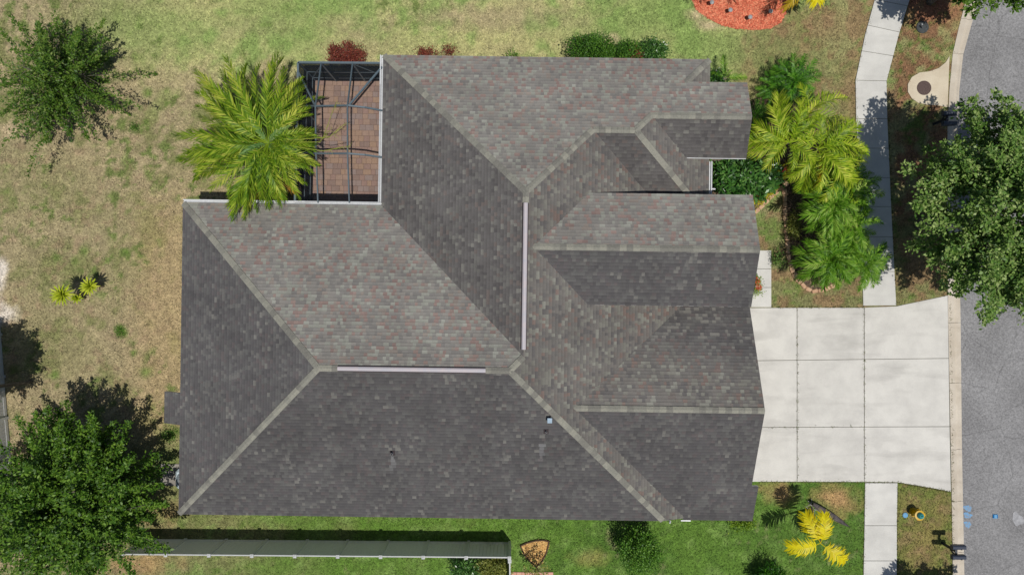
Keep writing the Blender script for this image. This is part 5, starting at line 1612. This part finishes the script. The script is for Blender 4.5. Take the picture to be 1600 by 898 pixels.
# ---------------------------------------------------------------- street furniture
def mailbox(px, py, label):
    """px,py: point midway between the boxes at 1.1 m height"""
    t = P(px, py, 1.1); root = empty('mailbox', Vector((t.x - 0.05, t.y, 0)));  tag(root, label, 'mailbox', 'double kerbside mailboxes')
    mb = MB(); mb.box((0, 0, .5), (.1, .1, 1.0)); mb.build('post', M['black_metal'], root, bevel=.006)
    mb = MB(); mb.box((0.02, 0, .955), (.09, .62, .07)); mb.bar((-.0, -.03, .55), (.0, -.24, .92), .05); mb.bar((-.0, .03, .55), (.0, .24, .92), .05); mb.build('crossarm', M['black_metal'], root)
    for s in (-1, 1):
        mb = MB(); pr = [(-.1, 0), (.1, 0), (.1, .12)] + [(.1 * math.cos(a), .12 + .1 * math.sin(a)) for a in np.linspace(.3, math.pi - .3, 7)] + [(-.1, .12)]
        k = len(pr); vs = [(x, y + s * .225, z + .995) for x in (-.27, .33) for y, z in pr]
        mb.add(vs, [(i, (i + 1) % k, k + (i + 1) % k, k + i) for i in range(k)] + [tuple(range(k - 1, -1, -1)), tuple(range(k, 2 * k))])
        me = mb.mesh('box'); bm = bmesh.new(); bm.from_mesh(me); bmesh.ops.recalc_face_normals(bm, faces=bm.faces); bm.to_mesh(me); bm.free()
        bo = link('box', me, M['mb_top'], root)
        mb = MB(); mb.box((.338, s * .225, 1.10), (.014, .17, .17)); d = mb.build('door', M['black_metal']); d.parent = bo
        mb = MB(); mb.bar((-.05, s * .225 - .106, 1.1), (.16, s * .225 - .106, 1.1), .012, .03); mb.box((.15, s * .225 - .106, 1.14), (.06, .012, .06)); d = mb.build('flag', M['black_metal']); d.parent = bo
mailbox(1484, 185, 'dark double mailbox on a post beside the manhole pad, half shaded')
mailbox(1498, 862, 'dark double mailbox on a post at the bottom kerb, throwing a clear shadow')
hy = empty('fire_hydrant', P(1427, 799)); hy.scale = (1.25, 1.25, 1.1); tag(hy, 'yellow fire hydrant with teal cap on the grass verge below the driveway', 'fire hydrant')
MB().lathe([(.17, -.02), (.17, .04), (.115, .05), (.11, .42), (.185, .44), (.185, .475), (.115, .48)], 20).build('body', M['hyd_yellow'], hy, smooth=False)
MB().lathe([(.118, .48), (.118, .52), (.105, .57), (.08, .62), (.045, .64), (.03, .645), (.03, .69), (.02, .695)], 20).build('bonnet', M['hyd_teal'], hy)
mb = MB(); mb.tube([(.09, 0, .34), (.2, 0, .34)], .075, 14); mb.tube([(.2, 0, .34), (.235, 0, .34)], .085, 6); mb.build('pumper_nozzle', M['hyd_yellow'], hy)
for s in (-1, 1):
    mb = MB(); mb.tube([(0, s * .09, .36), (0, s * .18, .36)], .05, 12); mb.tube([(0, s * .18, .36), (0, s * .205, .36)], .058, 6); mb.build('hose_nozzle', M['hyd_yellow'], hy)
vb = empty('valve_lid', P(1414, 804)); tag(vb, 'small round blue sprayed lid in the grass beside the fire hydrant', 'valve lid')
MB().lathe([(.12, -.02), (.125, .03), (.11, .045), (.02, .05)], 18).build('lid', M['blue_lid'], vb)
MB().lathe([(.14, -.03), (.14, .02), (.127, .022)], 18).build('rim', M['lid'], vb)
bmk = empty('road_marker', P(1555, 806, -0.03)); tag(bmk, 'small blue reflective marker stuck on the grey road', 'road marker')
mb = MB(); mb.add([(-.12, -.1, 0), (.12, -.1, 0), (.12, .1, 0), (-.12, .1, 0), (-.05, -.085, .04), (.05, -.085, .04), (.05, .085, .04), (-.05, .085, .04)], [(4, 5, 6, 7), (0, 1, 5, 4), (1, 2, 6, 5), (2, 3, 7, 6), (3, 0, 4, 7)]); mb.build('base', M['blue_lid'], bmk)
for s in (-1, 1):
    mb = MB(); mb.box((s * .09, 0, .026), (.05, .15, .012), m=Matrix.Rotation(s * .5, 3, 'Y')); mb.build('reflector', M['blue_refl'], bmk)
LP = [(1113, 3, 'leftmost path light in the red mulch, at the top edge'), (1142, 15, 'second path light from the left in the red mulch'), (1173, 26, 'lowest path light near the front of the red mulch'), (1205, 17, 'rightmost path light in the red mulch by the golden fronds')]
for x, y, l in LP:
    p = P(x, y, .42); r_ = empty('path_light', Vector((p.x, p.y, .0))); tag(r_, l, 'path light', 'path lights in the red mulch bed')
    MB().tube([(0, 0, -.05), (0, 0, .3)], .014, 8).build('stake', M['black_metal'], r_)
    MB().lathe([(.045, .28), (.045, .36)], 12).build('lens', M['glass'], r_)
    MB().lathe([(.05, .362), (.105, .365), (.095, .385), (.04, .41), (.01, .415)], 16).build('cap', M['lead'], r_)
